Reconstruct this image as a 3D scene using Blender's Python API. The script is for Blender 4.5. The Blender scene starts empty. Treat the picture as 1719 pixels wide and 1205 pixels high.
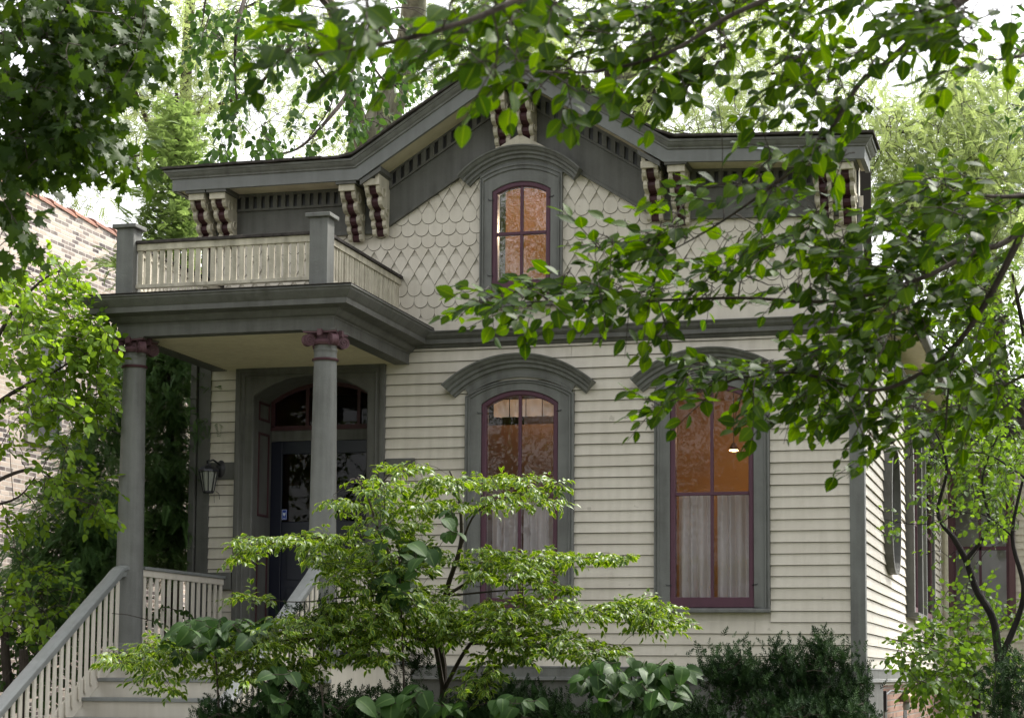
import bpy, math, random
import numpy as np
from mathutils import Vector, Matrix
R_ = math.radians
rng = np.random.default_rng(11)
random.seed(5)
scn = bpy.context.scene
COL = scn.collection

# ------------------------------------------------------------------ camera
F, CX, CY = 3328.34, 860.0, 829.8          # focal length and principal point, in pixels of the 1719 px wide photograph
YAW, PITCH, ROLL = 0.271457583, 0.0897593082, 0.00729030142
CAM = np.array([8.8817, -19.4752, 1.6])
def cam_axes():
    cy, sy, cp, sp = math.cos(YAW), math.sin(YAW), math.cos(PITCH), math.sin(PITCH)
    f = np.array([-sy*cp, cy*cp, sp]); r = np.array([cy, sy, 0.0]); u = np.cross(r, f)
    c, s = math.cos(ROLL), math.sin(ROLL)
    return c*r+s*u, -s*r+c*u, f
CR, CU, CF = cam_axes()
cd = bpy.data.cameras.new('camera'); cam = bpy.data.objects.new('camera', cd); COL.objects.link(cam)
cam.matrix_world = Matrix(((CR[0], CU[0], -CF[0], CAM[0]), (CR[1], CU[1], -CF[1], CAM[1]), (CR[2], CU[2], -CF[2], CAM[2]), (0, 0, 0, 1)))
cd.sensor_width = 36; cd.lens = F/1719*36; cd.shift_y = (829.8-602.5)/1719; cd.clip_end = 600; cd.clip_start = 0.1
cd.dof.use_dof = True; cd.dof.focus_distance = 19.5; cd.dof.aperture_fstop = 8.0
scn.camera = cam
# ------------------------------------------------------------------ sky, sun, exposure
SUN_EL, SUN_AZ = 50.0, 36.0                # azimuth: degrees from +y towards +x
w = bpy.data.worlds.new('World'); scn.world = w; w.use_nodes = True
nt = w.node_tree; bg = nt.nodes['Background']
sky = nt.nodes.new('ShaderNodeTexSky'); sky.sky_type = 'NISHITA'; sky.sun_disc = False
sky.sun_elevation = R_(SUN_EL); sky.sun_rotation = R_(SUN_AZ); sky.dust_density = 4.0; sky.air_density = 1.0; sky.ozone_density = 1.0
hs = nt.nodes.new('ShaderNodeHueSaturation'); hs.inputs['Saturation'].default_value = 0.10
nt.links.new(sky.outputs[0], hs.inputs['Color']); nt.links.new(hs.outputs[0], bg.inputs[0]); bg.inputs[1].default_value = 0.15
sd = bpy.data.lights.new('sun', 'SUN'); sd.energy = 2.6; sd.angle = R_(10); sd.color = (1.0, 0.95, 0.86)
so = bpy.data.objects.new('sun', sd); COL.objects.link(so)
tosun = Vector((math.sin(R_(SUN_AZ))*math.cos(R_(SUN_EL)), math.cos(R_(SUN_AZ))*math.cos(R_(SUN_EL)), math.sin(R_(SUN_EL))))
so.rotation_euler = tosun.to_track_quat('Z', 'Y').to_euler(); so.location = (10, 5, 20)
scn.view_settings.view_transform = 'Standard'; scn.view_settings.look = 'None'
scn.view_settings.exposure = 1.52; scn.view_settings.gamma = 1.0

# ------------------------------------------------------------------ helpers: pixel <-> world (used while placing, points keep their own depth)
def W(px, py, Z):
    return CAM + Z*(CF + (px-CX)/F*CR - (py-CY)/F*CU)
# ------------------------------------------------------------------ materials
def mat(name, col, rough=0.7, spec=0.3, metal=0.0):
    m = bpy.data.materials.new(name); m.use_nodes = True
    b = m.node_tree.nodes['Principled BSDF']
    b.inputs['Base Color'].default_value = (*col, 1); b.inputs['Roughness'].default_value = rough
    b.inputs['Specular IOR Level'].default_value = spec; b.inputs['Metallic'].default_value = metal
    return m
def paint(name, col, dark, rough=0.55, scale=3.0, amount=0.35, bump=0.15, streak=True, stains=0.0):
    """weathered house paint: mottling, vertical dirt streaks, fine wood bump"""
    m = mat(name, col, rough); t = m.node_tree; b = t.nodes['Principled BSDF']; N = t.nodes.new; L = t.links.new
    tc = N('ShaderNodeTexCoord')
    n1 = N('ShaderNodeTexNoise'); n1.inputs['Scale'].default_value = scale; n1.inputs['Detail'].default_value = 8; n1.inputs['Roughness'].default_value = 0.65
    L(tc.outputs['Object'], n1.inputs['Vector'])
    mp = N('ShaderNodeMapping'); mp.inputs['Scale'].default_value = (14, 14, 0.9); L(tc.outputs['Object'], mp.inputs['Vector'])
    n2 = N('ShaderNodeTexNoise'); n2.inputs['Scale'].default_value = 1.0; n2.inputs['Detail'].default_value = 6; L(mp.outputs[0], n2.inputs['Vector'])
    mul = N('ShaderNodeMath'); mul.operation = 'MULTIPLY'; L(n1.outputs[0], mul.inputs[0]); L(n2.outputs[0], mul.inputs[1])
    rp = N('ShaderNodeMapRange'); rp.inputs['From Min'].default_value = 0.16; rp.inputs['From Max'].default_value = 0.42
    rp.inputs['To Min'].default_value = 0; rp.inputs['To Max'].default_value = amount; L(mul.outputs[0], rp.inputs['Value'])
    mx = N('ShaderNodeMix'); mx.data_type = 'RGBA'; mx.inputs[6].default_value = (*col, 1); mx.inputs[7].default_value = (*dark, 1)
    L(rp.outputs[0], mx.inputs[0])
    out = mx.outputs[2]
    if stains > 0:
        at = N('ShaderNodeAttribute'); at.attribute_name = 'tone'
        vb = N('ShaderNodeMath'); vb.operation = 'MULTIPLY'; vb.inputs[1].default_value = .30; L(at.outputs['Fac'], vb.inputs[0])
        mb_ = N('ShaderNodeMix'); mb_.data_type = 'RGBA'; L(vb.outputs[0], mb_.inputs[0]); L(out, mb_.inputs[6]); mb_.inputs[7].default_value = (dark[0], dark[1], dark[2], 1); out = mb_.outputs[2]
        n3 = N('ShaderNodeTexNoise'); n3.inputs['Scale'].default_value = 9; n3.inputs['Detail'].default_value = 3; L(tc.outputs['Object'], n3.inputs['Vector'])
        v = N('ShaderNodeMapRange'); v.inputs['From Min'].default_value = 0.71; v.inputs['From Max'].default_value = 0.76; v.inputs['To Max'].default_value = stains
        L(n3.outputs[0], v.inputs['Value'])
        m2 = N('ShaderNodeMix'); m2.data_type = 'RGBA'; L(v.outputs[0], m2.inputs[0]); L(out, m2.inputs[6]); m2.inputs[7].default_value = (dark[0]*.5, dark[1]*.5, dark[2]*.45, 1)
        out = m2.outputs[2]
    L(out, b.inputs['Base Color'])
    n4 = N('ShaderNodeTexNoise'); n4.inputs['Scale'].default_value = 60; n4.inputs['Detail'].default_value = 4; L(tc.outputs['Object'], n4.inputs['Vector'])
    bp = N('ShaderNodeBump'); bp.inputs['Strength'].default_value = bump; bp.inputs['Distance'].default_value = 0.01
    L(n4.outputs[0], bp.inputs['Height']); L(bp.outputs[0], b.inputs['Normal'])
    return m
M = {}
M['cream'] = paint('cream_paint', (0.645, 0.60, 0.522), (0.42, 0.38, 0.31), 0.6, 2.2, 0.45, 0.2, stains=0.35)
M['cream_dirty'] = paint('weathered_cream_paint', (0.56, 0.52, 0.42), (0.22, 0.20, 0.15), 0.7, 6, 0.75, 0.4, stains=0.6)
M['soffit'] = paint('soffit_paint', (0.60, 0.54, 0.41), (0.40, 0.34, 0.24), 0.6, 3, 0.5, 0.1)
M['grey'] = paint('slate_grey_paint', (0.170, 0.174, 0.165), (0.08, 0.08, 0.073), 0.55, 3, 0.75, 0.3)
M['fascia'] = paint('fascia_grey_paint', (0.185, 0.192, 0.188), (0.11, 0.112, 0.105), 0.5, 4, 0.5, 0.12)
M['grey_dark'] = paint('olive_grey_paint', (0.122, 0.122, 0.113), (0.06, 0.059, 0.051), 0.55, 3, 0.75, 0.3)
M['handrail'] = paint('handrail_grey_paint', (0.23, 0.24, 0.235), (0.12, 0.125, 0.12), 0.38, 5, 0.4, 0.05)
M['burgundy'] = paint('burgundy_paint', (0.095, 0.040, 0.060), (0.058, 0.026, 0.038), 0.5, 5, 0.5, 0.08)
M['maroon'] = paint('dark_maroon_paint', (0.066, 0.025, 0.030), (0.034, 0.014, 0.018), 0.5, 5, 0.6, 0.08)
M['rose'] = paint('dusty_rose_paint', (0.125, 0.066, 0.078), (0.07, 0.03, 0.04), 0.6, 9, 0.6, 0.15)
M['edge_shadow'] = mat('painted_edge_shadow', (0.15, 0.14, 0.115), 0.9, 0.1)  # flat dark colour for the shadow lines under laps and shingle edges
M['navy'] = mat('navy_door_paint', (0.006, 0.008, 0.020), 0.35, 0.5)
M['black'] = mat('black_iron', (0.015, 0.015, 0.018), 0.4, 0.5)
M['lampmetal'] = mat('lantern_metal', (0.05, 0.05, 0.06), 0.35, 0.6, 0.6)
M['copper'] = mat('weathered_brass', (0.16, 0.10, 0.07), 0.45, 0.5, 0.7)
M['frosted'] = mat('frosted_lantern_glass', (0.30, 0.31, 0.28), 0.3, 0.5)
M['white'] = mat('white_print', (0.7, 0.75, 0.8), 0.5)
M['blue'] = mat('blue_sticker', (0.02, 0.06, 0.35), 0.4)
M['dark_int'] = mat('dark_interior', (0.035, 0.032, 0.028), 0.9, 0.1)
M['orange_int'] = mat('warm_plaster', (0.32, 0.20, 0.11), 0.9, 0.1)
M['floor_int'] = mat('wood_floor', (0.16, 0.09, 0.045), 0.5)
M['concrete'] = paint('concrete', (0.32, 0.31, 0.29), (0.2, 0.19, 0.17), 0.9, 3, 0.6, 0.3)
M['bark'] = None
def noise_mat(name, c1, c2, scale=5, rough=0.9, bump=0.5, stretch=(1, 1, 1), dist=0.02):
    m = mat(name, c1, rough, 0.15); t = m.node_tree; b = t.nodes['Principled BSDF']; N = t.nodes.new; L = t.links.new
    tc = N('ShaderNodeTexCoord'); mp = N('ShaderNodeMapping'); mp.inputs['Scale'].default_value = stretch; L(tc.outputs['Object'], mp.inputs['Vector'])
    n = N('ShaderNodeTexNoise'); n.inputs['Scale'].default_value = scale; n.inputs['Detail'].default_value = 9; n.inputs['Roughness'].default_value = 0.7; L(mp.outputs[0], n.inputs['Vector'])
    r = N('ShaderNodeMapRange'); r.inputs['From Min'].default_value = 0.35; r.inputs['From Max'].default_value = 0.65; L(n.outputs[0], r.inputs['Value'])
    mx = N('ShaderNodeMix'); mx.data_type = 'RGBA'; mx.inputs[6].default_value = (*c1, 1); mx.inputs[7].default_value = (*c2, 1); L(r.outputs[0], mx.inputs[0]); L(mx.outputs[2], b.inputs['Base Color'])
    bp = N('ShaderNodeBump'); bp.inputs['Strength'].default_value = bump; bp.inputs['Distance'].default_value = dist; L(n.outputs[0], bp.inputs['Height']); L(bp.outputs[0], b.inputs['Normal'])
    return m
M['bark'] = noise_mat('dark_bark', (0.030, 0.024, 0.020), (0.075, 0.062, 0.052), 9, 0.9, 0.8, (1, 1, .3))
M['bark_black'] = noise_mat('black_bark', (0.012, 0.010, 0.010), (0.032, 0.028, 0.026), 12, 0.9, 0.8, (1, 1, .3))
M['bark_pale'] = noise_mat('pale_bark', (0.13, 0.12, 0.085), (0.30, 0.29, 0.22), 12, 0.95, 1.0, (1, 1, .25), .04)
M['shingle_roof'] = noise_mat('asphalt_roof_shingles', (0.035, 0.032, 0.030), (0.085, 0.075, 0.07), 14, 0.95, 0.8)
M['ground'] = noise_mat('garden_soil_and_grass', (0.045, 0.07, 0.02), (0.07, 0.055, 0.035), 1.5, 0.95, 0.5)
M['terracotta'] = noise_mat('terracotta', (0.34, 0.17, 0.12), (0.20, 0.11, 0.09), 3, 0.7, 0.3)
M['stone'] = noise_mat('limestone', (0.36, 0.34, 0.30), (0.26, 0.24, 0.21), 4, 0.9, 0.3)
def brick_mat(name, c1, c2, mortar, bw, bh, swap, dark=(0.07, 0.06, 0.065)):
    m = mat(name, c1, 0.9, 0.1); t = m.node_tree; b = t.nodes['Principled BSDF']; N = t.nodes.new; L = t.links.new
    tc = N('ShaderNodeTexCoord'); sp = N('ShaderNodeSeparateXYZ'); L(tc.outputs['Object'], sp.inputs[0])
    cb = N('ShaderNodeCombineXYZ'); L(sp.outputs['Y' if swap else 'X'], cb.inputs[0]); L(sp.outputs['Z'], cb.inputs[1])
    br = N('ShaderNodeTexBrick'); L(cb.outputs[0], br.inputs['Vector']); br.inputs['Scale'].default_value = 1.0
    br.inputs['Brick Width'].default_value = bw; br.inputs['Row Height'].default_value = bh; br.inputs['Mortar Size'].default_value = bh*0.13; br.inputs['Mortar Smooth'].default_value = 0.3
    br.inputs['Color1'].default_value = (0, 0, 0, 1); br.inputs['Color2'].default_value = (1, 1, 1, 1); br.inputs['Mortar'].default_value = (0.5, .5, .5, 1); br.offset = 0.5
    ramp = N('ShaderNodeValToRGB'); e = ramp.color_ramp.elements
    e[0].position = 0.0; e[0].color = (*dark, 1); e[1].position = 1.0; e[1].color = (*c2, 1)
    a = e.new(0.42); a.color = (dark[0]*2, dark[1]*1.9, dark[2]*1.8, 1); a = e.new(0.55); a.color = (*c1, 1)
    L(br.outputs['Color'], ramp.inputs[0])
    n = N('ShaderNodeTexNoise'); n.inputs['Scale'].default_value = 1.1; n.inputs['Detail'].default_value = 8; n.inputs['Roughness'].default_value = 0.75; L(tc.outputs['Object'], n.inputs['Vector'])
    r = N('ShaderNodeMapRange'); r.inputs['From Min'].default_value = 0.42; r.inputs['From Max'].default_value = 0.72; r.inputs['To Max'].default_value = 0.75; L(n.outputs[0], r.inputs['Value'])
    m1 = N('ShaderNodeMix'); m1.data_type = 'RGBA'; L(br.outputs['Fac'], m1.inputs[0]); L(ramp.outputs[0], m1.inputs[6]); m1.inputs[7].default_value = (*mortar, 1)
    m2 = N('ShaderNodeMix'); m2.data_type = 'RGBA'; L(r.outputs[0], m2.inputs[0]); L(m1.outputs[2], m2.inputs[6]); m2.inputs[7].default_value = (mortar[0]*.85, mortar[1]*.8, mortar[2]*.76, 1)
    L(m2.outputs[2], b.inputs['Base Color'])
    bp = N('ShaderNodeBump'); bp.inputs['Strength'].default_value = 0.6; bp.inputs['Distance'].default_value = 0.01; bp.invert = True; L(br.outputs['Fac'], bp.inputs['Height']); L(bp.outputs[0], b.inputs['Normal'])
    return m
M['brick_pale'] = brick_mat('old_common_brick', (0.50, 0.40, 0.33), (0.62, 0.52, 0.45), (0.64, 0.60, 0.56), 0.20, 0.062, True)
M['brick_red'] = brick_mat('foundation_brick', (0.26, 0.15, 0.11), (0.30, 0.18, 0.13), (0.22, 0.2, 0.18), 0.22, 0.07, True, (0.16, .09, .07))
def glass_mat(name, ior=1.6, wav=0.25, tint=(1, 1, 1), sc=7):
    m = bpy.data.materials.new(name); m.use_nodes = True; t = m.node_tree; t.nodes.clear(); N = t.nodes.new; L = t.links.new
    o = N('ShaderNodeOutputMaterial'); mx = N('ShaderNodeMixShader'); tr = N('ShaderNodeBsdfTransparent'); gl = N('ShaderNodeBsdfGlossy')
    tr.inputs[0].default_value = (*tint, 1); gl.inputs['Roughness'].default_value = 0.015
    fr = N('ShaderNodeFresnel'); fr.inputs['IOR'].default_value = ior
    tc = N('ShaderNodeTexCoord'); n = N('ShaderNodeTexNoise'); n.inputs['Scale'].default_value = sc; n.inputs['Detail'].default_value = 2; L(tc.outputs['Object'], n.inputs['Vector'])
    bp = N('ShaderNodeBump'); bp.inputs['Strength'].default_value = wav; bp.inputs['Distance'].default_value = 0.006; L(n.outputs[0], bp.inputs['Height'])
    L(bp.outputs[0], gl.inputs['Normal']); L(fr.outputs[0], mx.inputs[0]); L(tr.outputs[0], mx.inputs[1]); L(gl.outputs[0], mx.inputs[2]); L(mx.outputs[0], o.inputs[0])
    return m
M['glass'] = glass_mat('old_window_glass', 1.55, 0.2, (0.9, .9, .9))
M['glass_up'] = glass_mat('wavy_storm_glass', 2.6, 0.12, sc=12)
M['glass_door'] = glass_mat('dim_door_glass', 1.28, 0.15, (.6, .6, .6))
def cloth_mat(name, col, trans):
    m = bpy.data.materials.new(name); m.use_nodes = True; t = m.node_tree; b = t.nodes['Principled BSDF']; N = t.nodes.new; L = t.links.new
    b.inputs['Base Color'].default_value = (*col, 1); b.inputs['Roughness'].default_value = 0.9
    tl = N('ShaderNodeBsdfTranslucent'); tl.inputs[0].default_value = (*col, 1); mx = N('ShaderNodeMixShader'); mx.inputs[0].default_value = trans
    L(b.outputs[0], mx.inputs[1]); L(tl.outputs[0], mx.inputs[2]); L(mx.outputs[0], t.nodes['Material Output'].inputs[0]); return m
M['curtain'] = cloth_mat('sheer_white_curtain', (0.62, 0.60, 0.62), 0.35)
M['blind'] = cloth_mat('tan_roller_blind', (0.48, 0.27, 0.11), 0.5)
M['screen'] = cloth_mat('brown_shade_cloth', (0.16, 0.11, 0.09), 0.25)
def emis(name, col, s):
    m = mat(name, col); b = m.node_tree.nodes['Principled BSDF']; b.inputs['Emission Color'].default_value = (*col, 1); b.inputs['Emission Strength'].default_value = s; return m
M['bulb'] = emis('warm_bulb', (1.0, 0.62, 0.28), 14)
def leaf_mat(name, c1_, c2_, edge=None, trans=0.4, rough=0.5, tcol=None, spec=0.22, rib=0):
    c1, c2 = [x*.82 for x in c1_], [x*.84 for x in c2_]
    m = bpy.data.materials.new(name); m.use_nodes = True; t = m.node_tree; b = t.nodes['Principled BSDF']; N = t.nodes.new; L = t.links.new
    a = N('ShaderNodeAttribute'); a.attribute_name = 'rnd'
    mx = N('ShaderNodeMix'); mx.data_type = 'RGBA'; mx.inputs[6].default_value = (*c1, 1); mx.inputs[7].default_value = (*c2, 1); L(a.outputs['Fac'], mx.inputs[0])
    out = mx.outputs[2]
    if edge:
        e = N('ShaderNodeAttribute'); e.attribute_name = 'edge'; r = N('ShaderNodeMapRange'); r.inputs['From Min'].default_value = 0.5; r.inputs['From Max'].default_value = 1.1
        L(e.outputs['Fac'], r.inputs['Value'])
        m2 = N('ShaderNodeMix'); m2.data_type = 'RGBA'; L(r.outputs[0], m2.inputs[0]); L(out, m2.inputs[6]); m2.inputs[7].default_value = (*edge, 1); out = m2.outputs[2]
    if rib:
        e = N('ShaderNodeAttribute'); e.attribute_name = 'edge'; r = N('ShaderNodeMapRange'); r.inputs['From Min'].default_value = 0.02; r.inputs['From Max'].default_value = 0.09; r.inputs['To Min'].default_value = rib; r.inputs['To Max'].default_value = 0
        L(e.outputs['Fac'], r.inputs['Value'])
        m3 = N('ShaderNodeMix'); m3.data_type = 'RGBA'; L(r.outputs[0], m3.inputs[0]); L(out, m3.inputs[6]); m3.inputs[7].default_value = (c2[0]*2.2, c2[1]*1.7, c2[2]*2.5, 1); out = m3.outputs[2]
        tc = N('ShaderNodeTexCoord'); nn = N('ShaderNodeTexNoise'); nn.inputs['Scale'].default_value = 45; nn.inputs['Detail'].default_value = 3; L(tc.outputs['Object'], nn.inputs['Vector'])
        bb = N('ShaderNodeBump'); bb.inputs['Strength'].default_value = .35; bb.inputs['Distance'].default_value = .004; L(nn.outputs[0], bb.inputs['Height']); L(bb.outputs[0], b.inputs['Normal'])
    L(out, b.inputs['Base Color']); b.inputs['Roughness'].default_value = rough; b.inputs['Specular IOR Level'].default_value = spec
    tl = N('ShaderNodeBsdfTranslucent'); hs = N('ShaderNodeHueSaturation'); hs.inputs['Hue'].default_value = 0.485; hs.inputs['Saturation'].default_value = 1.1; hs.inputs['Value'].default_value = 1.9
    L(out, hs.inputs['Color']); L(hs.outputs[0], tl.inputs[0])
    ms = N('ShaderNodeMixShader'); ms.inputs[0].default_value = trans; L(b.outputs[0], ms.inputs[1]); L(tl.outputs[0], ms.inputs[2]); L(ms.outputs[0], t.nodes['Material Output'].inputs[0])
    return m
# ------------------------------------------------------------------ mesh builder
class MB:
    def __init__(s): s.v = []; s.f = []; s.pc = []
    def add(s, vs, fs):
        s.pc.append(len(s.f)); b = len(s.v); s.v += [tuple(map(float, p)) for p in vs]; s.f += [tuple(i+b for i in f) for f in fs]; return s
    def box(s, x0, x1, y0, y1, z0, z1):
        return s.add([(x0,y0,z0),(x1,y0,z0),(x1,y1,z0),(x0,y1,z0),(x0,y0,z1),(x1,y0,z1),(x1,y1,z1),(x0,y1,z1)],
                     [(3,2,1,0),(4,5,6,7),(0,1,5,4),(1,2,6,5),(2,3,7,6),(3,0,4,7)])
    def grid(s, rows, closed=False, cap=False):
        """rows: list of equal-length rings/lines; quads between successive rows"""
        n = len(rows[0]); vs = [p for r in rows for p in r]; fs = []
        for i in range(len(rows)-1):
            for j in range(n if closed else n-1):
                k = (j+1) % n
                fs.append((i*n+j, i*n+k, (i+1)*n+k, (i+1)*n+j))
        if cap: fs.append(tuple(range(n-1, -1, -1))); fs.append(tuple((len(rows)-1)*n+j for j in range(n)))
        return s.add(vs, fs)
    def prism(s, poly, y0, y1, ax='y'):
        """poly: 2D outline; extruded along ax between y0 and y1"""
        def mk(a, b, t): return {'y': (a, t, b), 'x': (t, a, b), 'z': (a, b, t)}[ax]
        n = len(poly); vs = [mk(a, b, y0) for a, b in poly] + [mk(a, b, y1) for a, b in poly]
        fs = [tuple(range(n)), tuple(range(2*n-1, n-1, -1))] + [(i, i+n, (i+1) % n+n, (i+1) % n) for i in range(n)]
        return s.add(vs, fs)
    def lathe(s, cx, cy, prof, n=40):
        rows = [[(cx+r*math.cos(2*math.pi*k/n), cy+r*math.sin(2*math.pi*k/n), z) for k in range(n)] for r, z in prof]
        return s.grid(rows, True, True)
    def tube(s, pts, rad, n=6):
        pts = [Vector(p) for p in pts]; rows = []; up = Vector((0.3, 0.2, 1)).normalized()
        if not hasattr(rad, '__len__'): rad = [rad]*len(pts)
        a = None
        for i, p in enumerate(pts):
            d = (pts[min(i+1, len(pts)-1)]-pts[max(i-1, 0)])
            if d.length < 1e-9: d = Vector((0, 0, 1))
            d.normalize()
            if a is None: a = d.cross(up if abs(d.dot(up)) < .95 else Vector((1, 0, 0))).normalized()
            else:
                a = (a-d*a.dot(d))
                a = a.normalized() if a.length > 1e-6 else d.orthogonal().normalized()
            b = d.cross(a)
            rows.append([tuple(p+(a*math.cos(2*math.pi*k/n)+b*math.sin(2*math.pi*k/n))*rad[i]) for k in range(n)])
        return s.grid(rows, True, True)
trng = np.random.default_rng(3)
def obj(name, mb, m, parent=None, smooth=False, bevel=0.0, kind=None):
    me = bpy.data.meshes.new(name); me.from_pydata(mb.v, [], mb.f); me.update()
    me.materials.append(m)
    if len(mb.pc) > 1 and len(me.polygons) == len(mb.f):
        tn = np.zeros(len(mb.f), np.float32); pr_s = mb.pc+[len(mb.f)]
        for a_, b_ in zip(pr_s[:-1], pr_s[1:]): tn[a_:b_] = trng.random()**2
        at_ = me.attributes.new('tone', 'FLOAT', 'FACE'); at_.data.foreach_set('value', tn)
    if smooth:
        for p in me.polygons: p.use_smooth = True
        try: me.set_sharp_from_angle(angle=R_(35))
        except Exception: pass
    o = bpy.data.objects.new(name, me); COL.objects.link(o)
    if parent is not None: o.parent = parent; o.matrix_parent_inverse = Matrix.Translation(-Vector(world_loc(parent)))
    if bevel:
        b = o.modifiers.new('bevel', 'BEVEL'); b.width = bevel; b.segments = 2; b.limit_method = 'ANGLE'; b.angle_limit = R_(40)
    if kind: o['kind'] = kind
    return o
def world_loc(o):
    l = Vector(o.location)
    if o.parent: l = l + world_loc(o.parent) + (o.matrix_parent_inverse.to_translation())
    return l
def tag(o, label=None, cat=None, group=None, kind=None):
    if label: o['label'] = label
    if cat: o['category'] = cat
    if group: o['group'] = group
    if kind: o['kind'] = kind
    return o
def thing(name, label, cat, loc=(0, 0, 0), group=None):
    o = bpy.data.objects.new(name, None); COL.objects.link(o); o.location = loc; o.empty_display_size = 0.2
    return tag(o, label, cat, group)
# 2D offset of an open polyline (mitred); positive = left of travel
def offs(path, d):
    P = [Vector(p) for p in path]; out = []
    for i, p in enumerate(P):
        n = []
        if i > 0: t = (P[i]-P[i-1]).normalized(); n.append(Vector((-t.y, t.x)))
        if i < len(P)-1: t = (P[i+1]-P[i]).normalized(); n.append(Vector((-t.y, t.x)))
        if len(n) == 1: out.append(p+n[0]*d)
        else:
            m = (n[0]+n[1]).normalized(); out.append(p+m*(d/max(.3, m.dot(n[0]))))
    return out
# arches
class Arch:
    def __init__(s, cx, hw, z0, zs, rise):
        s.cx, s.hw, s.z0, s.zs, s.rise = cx, hw, z0, zs, rise; s.R = (hw*hw+rise*rise)/(2*rise); s.zc = zs+rise-s.R
    def line(s, wd, n=20, bottom=0.0):
        R = s.R-wd; h = s.hw-wd; zs = s.zc+math.sqrt(max(R*R-h*h, 0)); a = math.asin(h/R)
        pts = [(s.cx-h, s.z0+bottom), (s.cx-h, zs)]
        pts += [(s.cx+R*math.sin(-a+2*a*k/n), s.zc+R*math.cos(-a+2*a*k/n)) for k in range(1, n)]
        return pts+[(s.cx+h, zs), (s.cx+h, s.z0+bottom)]
def arch_ring(mb, A, prof, n=20):
    """prof: (inward width, y) stations from the outside in"""
    rows = [[(x, y, z) for x, z in A.line(wd, n)] for wd, y in prof]
    return mb.grid(rows)
def arc_moulding(mb, cx, zc, prof, ang, n=28):
    """prof: (radius, y) closed section swept around (cx,zc)"""
    rows = [[(cx+r*math.sin(t), y, zc+r*math.cos(t)) for r, y in prof] for t in np.linspace(-ang, ang, n+1)]
    return mb.grid(rows, True, True)
# ------------------------------------------------------------------ the setting
g = MB(); g.box(-150, 150, -80, 200, -0.5, 0.0); tag(obj('ground', g, M['ground']), kind='structure')
g = MB(); g.box(0.1, 2.4, -16.9, -6.15, -0.1, 0.03); tag(obj('path', g, M['concrete']), kind='structure')
g = MB(); g.box(-60, 60, -18.9, -17.0, -0.1, 0.034); tag(obj('pavement', g, M['concrete']), kind='structure')

# ------------------------------------------------------------------ the house
H = thing('house', 'cream clapboard cottage with grey trim, gabled false front and columned porch', 'house', (3.5, 0, 0))
PITCH_C = 0.1128
def courses(x0, x1, z0, z1, holes, y=0.0, axis='x', seed=1, pitch=PITCH_C):
    """lapped clapboards; holes: (x0,x1,z0,z1) skipped"""
    rs = random.Random(seed); mb = MB(); z = z0; k = 0; jt = MB(); mb.joint = jt
    while z < z1-0.01:
        p = pitch+rs.uniform(-.003, .003); zt = min(z+p, z1)
        segs = [(x0, x1)]
        for hx0, hx1, hz0, hz1 in holes:
            if zt > hz0 and z < hz1:
                ns = []
                for a, b in segs:
                    if hx1 <= a or hx0 >= b: ns.append((a, b)); continue
                    if a < hx0: ns.append((a, hx0))
                    if b > hx1: ns.append((hx1, b))
                segs = ns
        for a, b in segs:
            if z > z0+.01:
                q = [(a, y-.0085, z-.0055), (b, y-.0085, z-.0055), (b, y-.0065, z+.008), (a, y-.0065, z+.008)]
                jt.add(q if axis == 'x' else [(-yy, u, zz) for u, yy, zz in q], [(0, 1, 2, 3)])  # dark strip painted in as the shadow under each lap
            cuts = [a]; c = a+rs.uniform(1.0, 4.5)
            while c < b-.4: cuts.append(c); c += rs.uniform(1.6, 4.5)
            cuts.append(b)
            for a2, b2 in zip(cuts[:-1], cuts[1:]):
                n = max(1, int((b2-a2)/0.35)); t = 0.027+rs.uniform(-.002, .003); rows = []
                ph = rs.uniform(0, 6); am = rs.uniform(.0006, .0022)
                for i in range(n+1):
                    u = a2+.0015+(b2-a2-.003)*i/n; dz = am*math.sin(u*2.1+ph)
                    sec = [(y+.002, z+dz+.014), (y-t+.009, z+dz+.014), (y-t+.008, z+dz), (y-t, z+dz), (y-t+.002, z+dz+.004), (y-.004, zt+.016), (y+.002, zt+.016)]
                    rows.append([(u, yy, zz) if axis == 'x' else (-yy, u, zz) for yy, zz in sec])
                mb.grid(rows, True, True)
        z = zt; k += 1
    return mb
win_holes = [(3.10, 4.00, 2.26, 4.56), (5.08, 5.97, 2.26, 4.56), (0.45, 2.05, 1.0, 4.85), (2.97, 4.12, 2.22, 4.45), (4.95, 6.11, 2.22, 4.45)]
fc = courses(0.10, 6.90, 1.675, 4.97, win_holes); fco = obj('front_clapboards', fc, M['cream'], H); obj('edge_shadow_lines', fc.joint, M['edge_shadow'], fco)
# sheathing behind boards (with openings) so no light leaks: built from rectangles around the holes
def wall_with_holes(x0, x1, z0, z1, holes, y0, y1):
    xs = sorted({x0, x1, *[h[0] for h in holes], *[h[1] for h in holes]}); zs = sorted({z0, z1, *[h[2] for h in holes], *[h[3] for h in holes]})
    mb = MB()
    for a, b in zip(xs[:-1], xs[1:]):
        for c, d in zip(zs[:-1], zs[1:]):
            mx_, mz_ = (a+b)/2, (c+d)/2
            if any(h[0] < mx_ < h[1] and h[2] < mz_ < h[3] for h in holes): continue
            mb.box(a, b, y0, y1, c, d)
    return mb
open_ = [(3.17, 3.94, 2.30, 4.50), (5.13, 5.93, 2.30, 4.50), (0.60, 1.90, 1.70, 4.76), (3.27, 3.85, 5.6, 6.68)]
obj('wall', wall_with_holes(0.0, 7.0, 1.5, 6.8, open_, 0.004, 0.12), M['cream'], H)
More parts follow.
